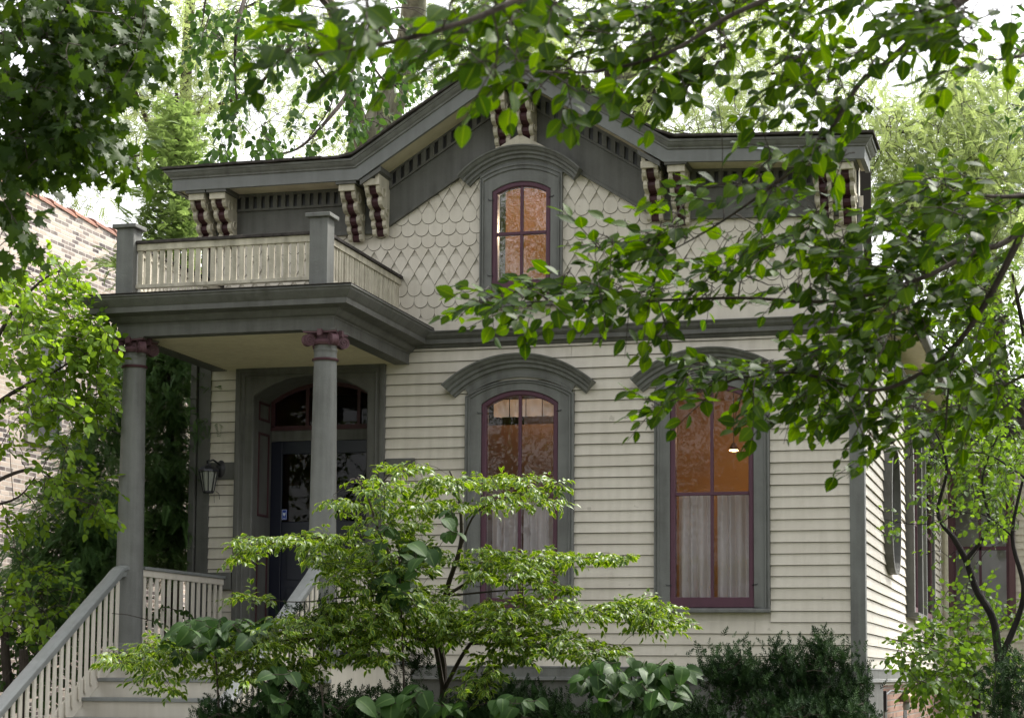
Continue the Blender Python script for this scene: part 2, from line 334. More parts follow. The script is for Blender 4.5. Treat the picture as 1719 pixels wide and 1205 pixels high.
# gable field: rows of scallop and diamond shingles
def shingle_field():
    mb = MB(); jt = MB(); mb.joint = jt; pitch = 0.1268; wd = 0.1503; z0 = 5.265; rs = random.Random(4)
    for i in range(16):
        scal = (i % 6) < 3
        zb = z0+i*pitch; off = (i % 2)*wd/2; y1 = -0.012-0.0; k0 = -1
        n = int(7/wd)+3
        for k in range(n):
            xc = off+k*wd-0.02+0.0
            if xc < 0.05 or xc > 6.98: continue
            # above the frieze there is nothing to see
            zlim = 6.2+0.62*min(xc, 7-xc)-1.2 if 2.0 < xc < 5.0 else 6.22
            if zb > (6.22 if (xc < 2 or xc > 5) else 6.2+.62*(1.5-abs(xc-3.5))+.06): continue
            if 3.2 < xc < 3.85 and zb < 6.6 and zb+pitch > 5.5: continue
            h = wd/2-.0015; jz = rs.uniform(-.003, .003); jr = rs.uniform(-.012, .012); t = .0105+rs.uniform(0, .0025)
            if scal:
                outl = [(-h, pitch*1.35), (-h, h*.95)]+[(h*math.cos(a), h*.95+h*.95*math.sin(a)) for a in np.linspace(math.pi, 2*math.pi, 11)][1:-1]+[(h, h*.95), (h, pitch*1.35)]
            else:
                outl = [(-h, pitch*1.35), (-h, pitch*.90), (0, -pitch*.10), (h, pitch*.90), (h, pitch*1.35)]
            pts = [(xc+px*math.cos(jr)-pz*math.sin(jr)*.3, zb+jz+pz) for px, pz in outl]
            zt = zb+pitch*1.35; nn = len(pts)
            def yy(z): return -.006-(t-.001)*max(0, (zt-z))/(zt-zb)
            vs = [(x, yy(z), z) for x, z in pts]+[(x, 0.0, z) for x, z in pts]
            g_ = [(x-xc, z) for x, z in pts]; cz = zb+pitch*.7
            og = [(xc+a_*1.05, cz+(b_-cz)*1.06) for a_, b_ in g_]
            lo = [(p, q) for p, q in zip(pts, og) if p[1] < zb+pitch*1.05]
            jt.grid([[(p[0], yy(p[1])+.0022, p[1]) for p, q in lo], [(q[0], yy(zb+pitch*.9)-.0012-.0, q[1]) for p, q in lo]])  # dark rim stands in for the shadow along the shingle's lower edge
            fs = [tuple(range(nn))[::-1]]+[(a, a+nn, (a+1) % nn+nn, (a+1) % nn) for a in range(nn)]
            mb.add(vs, fs)
    mb.box(0.0, 7.0, -.013, 0.003, 5.13, 5.285)     # plain flare board at the bottom
    return mb
sfm = shingle_field(); sfo = obj('gable_shingles', sfm, M['cream'], H); obj('edge_shadow_lines', sfm.joint, M['edge_shadow'], sfo)
# side wall (x = 7) and the rest of the body
fc = courses(0.10, 12.6, 1.675, 5.28, [(5.45, 6.9, 2.35, 4.6), (8.0, 9.9, 2.35, 4.6)], y=-7.0, axis='y', seed=9); fco = obj('side_clapboards', fc, M['cream'], H); obj('edge_shadow_lines', fc.joint, M['edge_shadow'], fco)
b = MB(); b.box(6.9, 6.998, 0.12, 12.9, 1.5, 5.4); b.box(0, .1, 0.12, 12.9, 1.5, 5.4); b.box(.1, 6.9, 12.8, 12.9, 1.5, 5.4)
obj('back_walls', b, M['cream'], H)
b = MB(); b.box(6.89, 7.035, -0.035, 0.10, 1.68, 4.96); b.box(6.89, 7.035, -0.035, 0.10, 5.13, 6.2)
obj('corner_board', b, M['grey'], H, bevel=.004)
b = MB(); b.box(-0.03, 0.11, -0.035, 0.1, 1.68, 5.0); b.box(-0.03, 0.06, -0.035, 0.1, 5.13, 6.3)
obj('corner_board', b, M['grey_dark'], H, bevel=.004)
# drainpipes
b = MB(); b.box(-0.115, -0.045, -0.06, .03, 0.2, 5.5); b.box(-.122, -.038, -.067, .03, 4.50, 4.53); b.box(-.122, -.038, -.067, .03, 2.9, 2.93)
obj('downspout', b, M['grey_dark'], H, bevel=.006)
b = MB(); b.tube([(7.10, 12.45, .2), (7.10, 12.45, 5.3)], .045, 10); obj('downspout', b, M['cream_dirty'], H)
# water table and base
def plan_sweep(mb, path, prof, closed_section=True):
    """prof (outward offset, z) along plan path; outward = right of travel"""
    cols = []
    for o, z in prof:
        q = offs(path, -o); cols.append([(p.x, p.y, z) for p in q])
    rows = [[cols[j][i] for j in range(len(prof))] for i in range(len(path))]
    return mb.grid(rows, closed_section, closed_section)
front_side = [(0.0, 0.0), (7.0, 0.0), (7.0, 12.8)]
wt = plan_sweep(MB(), front_side, [(-.02, 1.68), (.045, 1.672), (.05, 1.66), (.04, 1.655), (.035, 1.57), (.055, 1.56), (.06, 1.535), (.03, 1.525), (-.02, 1.525)])
obj('water_table', wt, M['grey'], H)
b = MB(); b.box(0, 6.98, -0.004, .1, 0, 1.53); b.box(6.9, 7.01, 0.1, 2.1, 0, 1.53)
b.box(6.62, 6.95, -.02, 0, .0, 1.49); b.box(4.6, 6.3, -.02, 0, 0, 1.49)
obj('base_panels', b, M['grey_dark'], H)
b = MB(); b.box(6.88, 6.995, 2.102, 12.8, 0, 1.53); obj('foundation', b, M['brick_red'], H)
vt = MB(); vt.prism([(5.0, .7), (5.0, 1.15), (5.1, 1.3), (5.25, 1.36), (5.4, 1.3), (5.5, 1.15), (5.5, .7)], 6.96, 7.003, 'x')
obj('foundation_vent', vt, M['black'], H); vt = MB(); vt.prism([(2.35, .7), (2.35, 1.15), (2.42, 1.28), (2.5, 1.32), (2.58, 1.28), (2.65, 1.15), (2.65, .7)], 6.96, 7.003, 'x')
obj('foundation_vent', vt, M['black'], H)
# belt cornice (continues from the porch cornice)
bp_ = [(-.01, 5.137), (.15, 5.120), (.15, 5.108), (.135, 5.095), (.125, 5.07), (.10, 5.045), (.09, 5.04), (.09, 4.995), (.05, 4.99), (.045, 4.972), (.028, 4.958), (-.01, 4.955)]
obj('belt_cornice', plan_sweep(MB(), [(2.36, 0.0), (7.0, 0.0), (7.0, 12.8)], bp_), M['grey_dark'], H)
# windows ------------------------------------------------------------
def window(cx, hw_out, z0, zs_out_rise, hw_s, zs_s, rise_s, z_bot_s, z_rail, crown, bot_rail, glass, twolite=True, sill=True, crown_mat='grey'):
    zs, rise = zs_out_rise
    A = Arch(cx, hw_out, z0, zs, rise); S = Arch(cx, hw_s, z_bot_s, zs_s, rise_s)
    c = MB()
    wtot = hw_out-hw_s
    # moulded board: the outer line follows A, the inner line follows S
    def lerp_line(t):
        a, s_ = A.line(0), S.line(0)
        return [((1-t)*p[0]+t*q[0], (1-t)*p[1]+t*q[1]) for p, q in zip(a, s_)]
    st = [(0, .0), (0, -.062), (.02, -.066), (.10, -.066), (.14, -.05), (.19, -.05), (.22, -.062), (.30, -.062), (.34, -.045), (.97, -.045), (1.0, -.040), (1.0, .06)]
    rows = [[(x, y, z) for x, z in lerp_line(t)] for t, y in st]
    c.grid(rows)
    frame = obj('window', c, M['grey'], H)
    # crown
    R0, R1, zc, ang = crown
    T = R0-R1
    pr = [(R1, 0), (R1, -.05), (R1+.10*T, -.055), (R1+.16*T, -.085), (R1+.36*T, -.09), (R1+.40*T, -.105), (R1+.44*T, -.12), (R1+.60*T, -.125), (R1+.64*T, -.14), (R1+.70*T, -.155), (R1+.86*T, -.175), (R1+.90*T, -.19), (R0, -.195), (R0, 0)]
    cr = MB(); arc_moulding(cr, cx, zc, pr, ang)
    obj('crown_moulding', cr, M[crown_mat], frame)
    # frieze ring between crown and casing
    fr = MB(); arc_moulding(fr, cx, zc, [(R1-.075, 0), (R1-.075, -.05), (R1-.05, -.054), (R1-.045, -.046), (R1+.002, -.046), (R1+.002, 0)], math.asin(min(.98, (hw_out-.004)/(R1-.02))))
    obj('arch_board', fr, M[crown_mat], frame)
    # sash
    s_ = MB(); th = .052
    for (wd, y), (wd2, y2) in zip([(0, .05), (0, -.028), (.012, -.034), (th-.01, -.034), (th, -.022), (th, .05)][:-1], [(0, -.028), (.012, -.034), (th-.01, -.034), (th, -.022), (th, .05)]):
        s_.grid([[(x, y, z) for x, z in S.line(wd)], [(x, y2, z) for x, z in S.line(wd2)]])
    s_.box(cx-hw_s+.0, cx+hw_s-.0, -.033, .04, z_bot_s, z_bot_s+bot_rail)
    s_.box(cx-hw_s+th, cx+hw_s-th, -.026, .03, z_rail-.016, z_rail+.016)
    s_.box(cx-.0155, cx+.0155, -.022, .02, z_bot_s+bot_rail, zs_s+rise_s-th+.004)
    obj('sash', s_, M['burgundy'], frame, bevel=.003)
    L_ = S.line(th-.006, 20); gp = [(x, max(z, z_bot_s+bot_rail-.01)) for x, z in L_]
    mid = [(x, -.006, z) for x, z in gp]
    p_ = MB(); p_.add(mid, [tuple(range(len(mid)))]); obj('pane', p_, M[glass], frame)
    # storm window hooks
    for sx, zz in ((-1, zs_s-.09), (1, zs_s-.09), (-1, z_bot_s+.22), (1, z_bot_s+.22)):
        h = MB(); x = cx+sx*(hw_s+.002); h.tube([(x-sx*.02, -.038, zz), (x+sx*.03, -.058, zz+.003*sx), (x+sx*.035, -.05, zz+.012)], .0045, 5)
        obj('storm_hook', h, M['black'], frame)
    if sill:
        q = MB(); q.prism([(-.10, z0-.045), (-.10, z0-.012), (.0, z0+.008), (.0, z0-.045)], cx-hw_out-.005, cx+hw_out+.005, 'x')
        obj('sill', q, M['grey'], frame, bevel=.004)
    return frame
def crown_for(half, ztop, zend, T):
    h = ztop-zend; R0 = (half*half+h*h)/(2*h); return R0, R0-T, ztop-R0, math.asin(half/R0)
window(3.545, .578, 2.255, (4.44, .16), .408, 4.352, .136, 2.262, 3.40, crown_for(.80, 4.853, 4.548, .155), .10, 'glass')
window(5.530, .578, 2.255, (4.44, .16), .420, 4.352, .136, 2.262, 3.392, crown_for(.80, 4.843, 4.545, .155), .10, 'glass')
# upper window
window(3.548, .441, 5.40, (6.735, .12), .313, 6.575, .093, 5.470, 6.127, crown_for(.657, 7.02, 6.735, .135), .165, 'glass_up', crown_mat='grey')
tp = MB(); tp.prism([(3.24, 6.955), (3.56, 7.135), (3.88, 6.955), (3.56, 7.03)], -.16, -.05); obj('crown_cap', tp, M['cream_dirty'], H)

# door surround -------------------------------------------------------
DA = Arch(1.25, .65, 1.71, 4.52, .21)
c = MB()
outer = [(.41, 1.71), (.41, 4.83)]+[(.41+1.68*k/20, 4.83) for k in range(1, 20)]+[(2.09, 4.83), (2.09, 1.71)]
inn = DA.line(0)
st = [(0, .0), (0, -.06), (.10, -.066), (.22, -.066), (.26, -.05), (.34, -.05), (.38, -.062), (.46, -.062), (.5, -.045), (1.0, -.045), (1.0, .50)]
# thin border follows the rectangle, the field reaches the arch
bo = [(0, .0), (0, -.066), (.02, -.07), (.05, -.07), (.06, -.055), (.09, -.055), (.10, -.062)]
def inset(d): 
    r = [(.41+d, 1.71), (.41+d, 4.83-d)]+[(.41+d+(1.68-2*d)*k/20, 4.83-d) for k in range(1, 20)]+[(2.09-d, 4.83-d), (2.09-d, 1.71)]; return r
rows = [[(x, y, z) for x, z in inset(d)] for d, y in bo]
rows.append([(x, -.045, z) for x, z in inset(.11)]); rows.append([(x, -.045, z) for x, z in inn]); rows.append([(x, -.03, z) for x, z in DA.line(.012)])
rows.append([(x, .50, z) for x, z in DA.line(.012)])
c.grid(rows)
door_s = obj('door_surround', c, M['grey_dark'], H)
for sx in (0.614, 1.886):
    j = MB()   # burgundy beading on the jamb panels
    for z0_, z1_ in ((1.95, 2.95), (3.25, 4.15), (4.28, 4.48)):
        for (a0, a1, b0, b1) in ((.10, .125, z0_, z1_), (.365, .39, z0_, z1_), (.125, .365, z0_, z0_+.025), (.125, .365, z1_-.025, z1_)):
            s0, s1 = (sx-.004, sx+.008) if sx < 1 else (sx-.008, sx+.004)
            j.box(s0, s1, a0, a1, b0, b1)
    obj('jamb_panel_bead', j, M['maroon'], door_s)
t = MB(); TA = Arch(1.25, .642, 4.235, 4.53, .19)
arch_ring(t, TA, [(0, .50), (0, .44), (.045, .44), (.045, .50)]); t.box(.61, 1.89, .44, .5, 4.20, 4.25)
for x in (1.03, 1.62): t.box(x-.018, x+.018, .445, .49, 4.25, 4.70)
tr_ = obj('transom', t, M['maroon'], door_s)
L_ = TA.line(.03, 20); p_ = MB(); p_.add([(x, .47, max(z, 4.24)) for x, z in L_], [tuple(range(len(L_)))]); obj('pane', p_, M['glass_door'], tr_)
d = MB(); d.box(.61, 1.89, .46, .52, 4.085, 4.20); obj('transom_bar', d, M['grey_dark'], door_s)
dm = MB(); X0, X1 = .612, 1.888
dm.box(X0, X0+.13, .46, .51, 1.75, 4.083); dm.box(X1-.13, X1, .46, .51, 1.75, 4.083); dm.box(X0+.13, X1-.13, .46, .51, 3.945, 4.083)
dm.box(X0+.13, X1-.13, .46, .51, 3.05, 3.21); dm.box(X0+.13, X1-.13, .46, .51, 1.75, 2.0); dm.box(X0+.13, X1-.13, .475, .50, 2.0, 3.05)
dm.box(X0+.2, X1-.2, .462, .475, 2.1, 2.5); dm.box(X0+.2, X1-.2, .462, .475, 2.58, 2.98)
door = obj('door', dm, M['navy'], H, bevel=.006)
p_ = MB(); p_.box(X0+.12, X1-.12, .484, .488, 3.2, 3.95); obj('pane', p_, M['glass_door'], door)
k_ = MB(); k_.lathe(0, 0, [(0.001, 0), (.02, 0), (.026, .02), (.018, .04), (.001, .045)], 14)
kv = MB(); kv.v = [(1.80+x, .46-z, 2.85+y) for x, y, z in k_.v]; kv.f = k_.f; obj('handle', kv, M['copper'], door, smooth=True)
st_ = MB(); st_.box(.742, .800, .476, .4835, 3.235, 3.345)
sk = obj('sticker', st_, M['blue'], door)
em = MB()
for (x0_, x1_, z0_, z1_) in ((.745, .797, 3.339, 3.342), (.745, .797, 3.238, 3.241), (.745, .748, 3.241, 3.339), (.794, .797, 3.241, 3.339), (.758, .784, 3.252, 3.256)): em.box(x0_, x1_, .4735, .476, z0_, z1_)
em.prism([(.757, 3.315), (.771, 3.305), (.785, 3.315), (.785, 3.29), (.771, 3.27), (.757, 3.29)], .4735, .476)
obj('sticker_emblem', em, M['white'], sk)
# ------------------------------------------------------------------ frieze, cornice, roof of the false front
SL = .62
fz = MB()
low = [(0.0, 6.2), (2.0, 6.2), (3.5, 7.13), (5.0, 6.18), (7.0, 6.12)]
up = [(0.0, 6.72), (1.95, 6.72), (3.5, 7.70), (5.05, 6.71), (7.0, 6.60)]
fz.prism(low+up[::-1], -.045, .01); obj('frieze', fz, M['grey_dark'], H)
fe = MB()
fe.grid([[(p.x, y, p.y) for p in offs(low, -.0+o)] for o, y in ((0, -.045), (0, -.06), (.03, -.06), (.034, -.045))], False)
obj('frieze_bead', fe, M['grey_dark'], H)
base = [(-.20, 6.69), (1.90, 6.69), (3.51, 7.70), (5.13, 6.675), (7.10, 6.585)]
# bed moulding with dentils
dn = MB()
bed = [(-.0, 6.70), (1.885, 6.70), (3.5, 7.715), (5.115, 6.69), (7.0, 6.60)]
def band(h0, h1, y):
    return [[(x, yy, z+hh) for x, z in bed] for hh, yy in ((h0, -.045), (h0, y), (h1, y), (h1, -.045))]
dn.grid(band(-.030, .01, -.075)); dn.grid(band(-.185, -.16, -.072)); 
x = 0.06
def zbed(x):
    if x > 5.115: return 6.69-(x-5.115)*.0477
    x = x if x < 3.5 else 7-x
    return 6.70 if x < 1.885 else 6.70+(x-1.885)*(1.015/1.615)
while x < 6.95:
    a, b_ = x, x+.050
    if not (a < 3.5 < b_): 
        dn.prism([(a, zbed(a)-.162), (b_, zbed(b_)-.162), (b_, zbed(b_)-.028), (a, zbed(a)-.028)], -.070, -.045)
    x += .0925
dno = obj('dentil_band', dn, M['grey_dark'], H)
ds = MB(); ds.grid([[(x, -.0475, z+hh) for x, z in bed] for hh in (-.162, -.03)]); obj('recess_shade', ds, M['black'], dno)  # black strip puts the shade of the dentil gaps into colour
# soffit
sf = MB(); sf.grid([[(x, y, z+.012) for x, z in base] for y in (-.42, .01)]); 
sf.box(7.012, 7.09, .0, 0.12, 6.60, 6.612); sf.box(-.19, -.0, .0, 0.12, 6.70, 6.712)
obj('soffit', sf, M['soffit'], H)
# cornice profile: (h above base, y, end extension)
fa = [(-.005, -.40, -.03), (-.005, -.445, 0), (.116, -.445, 0), (.116, -.40, 0)]
cp = [(.1162, -.40, 0), (.1162, -.452, .008), (.122, -.462, .016), (.135, -.464, .018), (.140, -.470, .022), (.150, -.482, .036), (.172, -.500, .052), (.180, -.503, .056), (.184, -.516, .068), (.206, -.520, .072), (.206, -.40, .07)]
def cornice(name, prof, m, par):
    cols = []
    for h, y, e in prof:
        q = offs(base, h); q[0].x -= e; q[-1].x += e; cols.append([(p.x, y, p.y) for p in q])
    cn = MB(); cn.grid([[cols[j][i] for j in range(len(prof))] for i in range(len(base))], True, True)
    for sx, xb, zb in ((-1, -.20, 6.69), (1, 7.10, 6.585)):
        sec = [(xb+sx*(-y-.445), zb+h) for h, y, e in prof]
        cn.grid([[(x, yy, z) for x, z in sec] for yy in (-.444, .12)], True, True)
    return obj(name, cn, m, par)
cor = cornice('fascia', fa, M['fascia'], H); cornice('crown_moulding', cp, M['grey'], cor)
ch = MB(); ch.add([(5.98, -.455, 6.745), (6.12, -.47, 6.725), (6.13, -.46, 6.765), (6.0, -.452, 6.78)], [(0, 1, 2, 3)]); obj('peeling_paint_chip', ch, M['white'], cor)
# roof of the false front: shingle edge, irregular
rt = MB(); rs = random.Random(3)
segs = [(-.34, 1.80), (1.80, 3.5), (3.5, 5.20), (5.20, 7.34)]
def ztop(x):
    if x > 5.18: return 6.905-(x-5.18)*.0457
    x = x if x < 3.5 else 7-x
    return 6.915 if x < 1.83 else 6.915+(x-1.83)*(1.027/1.67)
xx = -.30
while xx < 7.20:
    nx = min(xx+rs.uniform(.12, .2), 7.20); dz = rs.uniform(0, .006); yf = -.538-rs.uniform(0, .03)
    for a, b_ in ([(xx, 3.5), (3.5, nx)] if xx < 3.5 < nx else [(xx, nx)]):
        rt.add([(a, yf, ztop(a)-.012+dz), (b_, yf, ztop(b_)-.012+dz), (b_, 0.16, ztop(b_)+.0), (a, .16, ztop(a)), (a, yf, ztop(a)+.012+dz), (b_, yf, ztop(b_)+.012+dz), (b_, .16, ztop(b_)+.03), (a, .16, ztop(a)+.03)],
               [(3, 2, 1, 0), (4, 5, 6, 7), (0, 1, 5, 4), (1, 2, 6, 5), (2, 3, 7, 6), (3, 0, 4, 7)])
    xx = nx
rt.prism([(3.5, 7.93), (-.42, 5.45), (-.42, 5.37), (3.5, 7.84), (7.42, 5.37), (7.42, 5.45)], .165, 13.2)
obj('roof', rt, M['shingle_roof'], H)
b = MB(); b.box(0.06, 3.2, .122, .15, 5.3, 6.60); b.box(3.9, 6.94, .122, .15, 5.3, 6.60); b.box(3.2, 3.9, .122, .15, 5.3, 5.55); b.prism([(.06, 6.601), (2, 6.72), (3.2, 7.45), (3.2, 6.601)], .122, .15); b.prism([(3.9, 6.601), (3.9, 7.4), (5, 6.70), (6.94, 6.60)], .122, .15); b.prism([(3.2, 6.72), (3.2, 7.45), (3.5, 7.68), (3.9, 7.4), (3.9, 6.72)], .122, .15)
obj('false_front_return', b, M['cream'], H)
for xa in (7.40, -.48): b = MB(); b.box(xa, xa+.08, .17, 13.2, 5.30, 5.42); obj('gutter', b, M['grey_dark'], H, bevel=.02)
b = MB(); b.box(7.0, 7.40, .17, 13.1, 5.30, 5.32); obj('side_soffit', b, M['soffit'], H)
# brackets ------------------------------------------------------------
def bprof(y_top=.36, h=.50):
    # front line of the S-scroll from the top down: (outward, down)
    return [(.395, 0.0), (.395, .06), (.375, .062), (.372, .105), (.345, .14), (.29, .152), (.275, .16), (.30, .185), (.305, .215), (.285, .25), (.235, .272), (.195, .276), (.188, .285), (.215, .31), (.215, .345), (.190, .372), (.150, .385), (.143, .39), (.162, .41), (.158, .44), (.130, .462), (.112, .466), (.125, .49), (.115, .522), (.09, .54)]
def bracket(x, zt, lean=0.0, wd=.165):
    """lean: shear of the top with the rake"""
    mbp, mbc, mbk = MB(), MB(), MB()
    P = bprof()
    for s0, s1 in ((-wd/2, -wd/2+.042), (wd/2-.042, wd/2)):
        outl = [(-.045, 0)]+[(-o, -d_) for o, d_ in P]+[(-.045, -.535)]
        n = len(outl); vs = []
        for sx in (s0, s1):
            for yy, zz in outl: vs.append((x+sx, yy, zt+zz*1.0+(sx+0)*lean*max(0, 1+zz/.12 if zz > -.12 else 0)))
        mbp.add(vs, [tuple(range(n)), tuple(range(2*n-1, n-1, -1))]+[(i, i+n, (i+1) % n+n, (i+1) % n) for i in range(n)])
        # scroll eyes on the cheeks
        for oy, oz, rr in ((-.255, -.12, .05), (-.13, -.30, .038)):
            ring = [(oy+rr*math.cos(a), oz+rr*math.sin(a)) for a in np.linspace(0, 2*math.pi, 13)]
            xo = s1+.006 if s0 > 0 else s0-.006
            mbp.tube([(x+xo, a, zt+b_) for a, b_ in ring], .010, 5)
    outl = [(-.045, -.05)]+[(-max(o-.034, .05), -d_) for o, d_ in P if d_ >= .055]+[(-.045, -.53)]
    mbc.prism([(a, zt+b_) for a, b_ in outl], x-wd/2+.042, x+wd/2-.042, 'x')
    mbp.box(x-wd/2-.006, x+wd/2+.006, -.405, -.37, zt-.068, zt+.0)
    z_ = zt+.0
    mbk.add([(x-wd/2-.03, -.432, z_+.0-lean*(wd/2+.03)), (x+wd/2+.03, -.432, z_+lean*(wd/2+.03)), (x+wd/2+.03, -.0451, z_+lean*(wd/2+.03)), (x-wd/2-.03, -.0451, z_-lean*(wd/2+.03)),
             (x-wd/2-.03, -.432, z_+.05-lean*(wd/2+.03)), (x+wd/2+.03, -.432, z_+.05+lean*(wd/2+.03)), (x+wd/2+.03, -.0451, z_+.05+lean*(wd/2+.03)), (x-wd/2-.03, -.0451, z_+.05-lean*(wd/2+.03))],
            [(3, 2, 1, 0), (4, 5, 6, 7), (0, 1, 5, 4), (1, 2, 6, 5), (2, 3, 7, 6), (3, 0, 4, 7)])
    o = obj('bracket', mbp, M['cream_dirty'], H, bevel=.003)
    obj('center_strip', mbc, M['maroon'], o); obj('bracket_cap', mbk, M['grey_dark'], o)
for x in (.06, .30, 1.76): bracket(x, 6.655)
for x in (5.24, 6.68, 6.90): bracket(x, 6.655-(x-5.0)*.046)
bracket(2.03, 6.70, .6); bracket(4.97, 6.70, -.6)
bracket(3.37, 7.50, .55); bracket(3.63, 7.50, -.55)
# ------------------------------------------------------------------ porch
FZ = 1.71; BX0, BX1, BY = .12, 2.34, -2.25
plan = [(BX0, 0.02), (BX0, BY), (BX1, BY), (BX1, 0.02)]
# travel left wall -> front -> right wall: outward is to the right of travel
pc = [(-.16, 5.165), (.272, 5.160), (.275, 5.145), (.262, 5.135), (.258, 5.12), (.235, 5.09), (.215, 5.065), (.205, 5.055), (.200, 5.050), (.200, 5.000), (.165, 4.995), (.075, 4.985), (.070, 4.965), (.045, 4.935), (.030, 4.925), (.012, 4.92), (.006, 4.905), (.0, 4.905), (.0, 4.80), (-.16, 4.80)]
pr_ = plan_sweep(MB(), plan, pc); porch = obj('porch_roof', pr_, M['grey_dark'], H)
b = MB(); b.box(BX0+.15, BX1-.15, BY+.15, 0.0, 4.81, 4.826); obj('porch_ceiling', b, M['soffit'], H)
for k in range(27): pass
bd = MB()
yk = BY+.16
while yk < -.02: bd.box(BX0+.15, BX1-.15, yk, yk+.006, 4.806, 4.812); yk += .055
obj('beadboard_ribs', bd, M['soffit'], H)
b = MB(); b.prism([(BX0-.27, 5.166), (BX1+.27, 5.166), (BX1+.27, 5.172), (BX0-.27, 5.172)], BY-.285, 0.0)
obj('porch_roof_sheet', b, M['shingle_roof'], H)
b = MB(); b.box(BX0, BX1, BY+.0, 0.0, 5.172, 5.178); obj('porch_deck', b, M['grey_dark'], H)
# deck floor and skirt
b = MB(); b.box(.02, 2.45, -2.40, -.0, FZ-.035, FZ); obj('porch_floor', b, M['handrail'], H, bevel=.006)
b = MB(); b.box(.06, 2.41, -2.36, -2.33, .9, FZ-.036); b.box(.06, .09, -2.33, 0, 0, FZ-.036); b.box(2.38, 2.41, -2.33, 0, 0, FZ-.036); obj('porch_skirt', b, M['cream'], H)
# columns
def column(cx, cy):
    ztp = 4.80
    prof = [(.001, FZ), (.185, FZ), (.185, FZ+.05), (.175, FZ+.055), (.18, FZ+.08), (.172, FZ+.105), (.15, FZ+.115), (.145, FZ+.135), (.137, FZ+.15)]
    for t in np.linspace(0, 1, 14): prof.append((.132-.024*t**1.6, FZ+.15+t*(4.50-FZ-.15)))
    prof += [(.112, 4.505), (.121, 4.512), (.124, 4.522), (.121, 4.532), (.109, 4.538), (.107, 4.58), (.109, 4.60), (.113, 4.605), (.113, 4.62), (.104, 4.625), (.104, 4.70), (.001, 4.70)]
    o = obj('column', MB().lathe(cx, cy, prof, 48), M['grey'], H, smooth=True)
    r = MB().lathe(cx, cy, [(.110, 4.506), (.1235, 4.511), (.1275, 4.522), (.1235, 4.533), (.110, 4.538)], 48); obj('neck_ring', r, M['maroon'], o, smooth=True)
    c = MB()
    c.lathe(cx, cy, [(.09, 4.655), (.125, 4.66), (.14, 4.685), (.125, 4.71), (.10, 4.72), (.09, 4.76)], 40)
    # abacus with concave sides
    ab = []
    for q in range(4):
        a0 = math.pi/4+q*math.pi/2
        for t in np.linspace(0, 1, 9)[:-1]:
            p0 = Vector((math.cos(a0-.06), math.sin(a0-.06)))*.235 if t == 0 else None
            A0, A1 = Vector((math.cos(a0), math.sin(a0)))*.232, Vector((math.cos(a0+math.pi/2), math.sin(a0+math.pi/2)))*.232
            p = A0.lerp(A1, t); nrm = Vector((math.cos(a0+math.pi/4), math.sin(a0+math.pi/4))); p = p-nrm*.035*math.sin(math.pi*t)
            ab.append((cx+p.x, cy+p.y))
    c.prism(ab, 4.765, 4.782, 'z')
    ab2 = [(cx+(a-cx)*1.05, cy+(b_-cy)*1.05) for a, b_ in ab]
    k = MB(); k.prism(ab2, 4.782, 4.80, 'z')
    for q in range(4):
        a = math.pi/4+q*math.pi/2; d = Vector((math.cos(a), math.sin(a), 0)); tn = Vector((-d.y, d.x, 0)); ctr = Vector((cx, cy, 4.698))+d*.175
        n = 22; rad = .058
        for sgn in (1,):
            rows = []
            for hh, rr in ((-.030, rad*.8), (-.034, rad), (-.012, rad*.9), (.012, rad*.9), (.034, rad), (.030, rad*.8)):
                rows.append([tuple(ctr+tn*hh+d*(rr*math.cos(2*math.pi*i/n))+Vector((0, 0, rr*math.sin(2*math.pi*i/n)))) for i in range(n)])
            c.grid(rows, True, True)
        for sgn in (-1, 1):     # spiral ridge on both cheeks
            sp_ = []
            for i in range(34):
                th = math.pi/2+i*.42*1.0; rr = rad*.93*(1-i/36)
                sp_.append(ctr+tn*sgn*.035+d*(rr*math.cos(th)*1)+Vector((0, 0, rr*math.sin(th))))
            c.tube(sp_, .0055, 5)
        c.tube([Vector((cx, cy, 4.752))+d*.06, Vector((cx, cy, 4.757))+d*.12, ctr+Vector((0, 0, rad*.8))-d*.01], .022, 6)
    for q in range(4):          # flower at the middle of each side
        a = q*math.pi/2; d = Vector((math.cos(a), math.sin(a), 0)); ctr = Vector((cx, cy, 4.765))+d*.150
        c.box(ctr.x-.022, ctr.x+.022, ctr.y-.022, ctr.y+.022, 4.735, 4.795)
    cp_ = obj('capital', c, M['rose'], o); obj('abacus', k, M['grey_dark'], o)
column(.245, -2.12); column(2.215, -2.12)
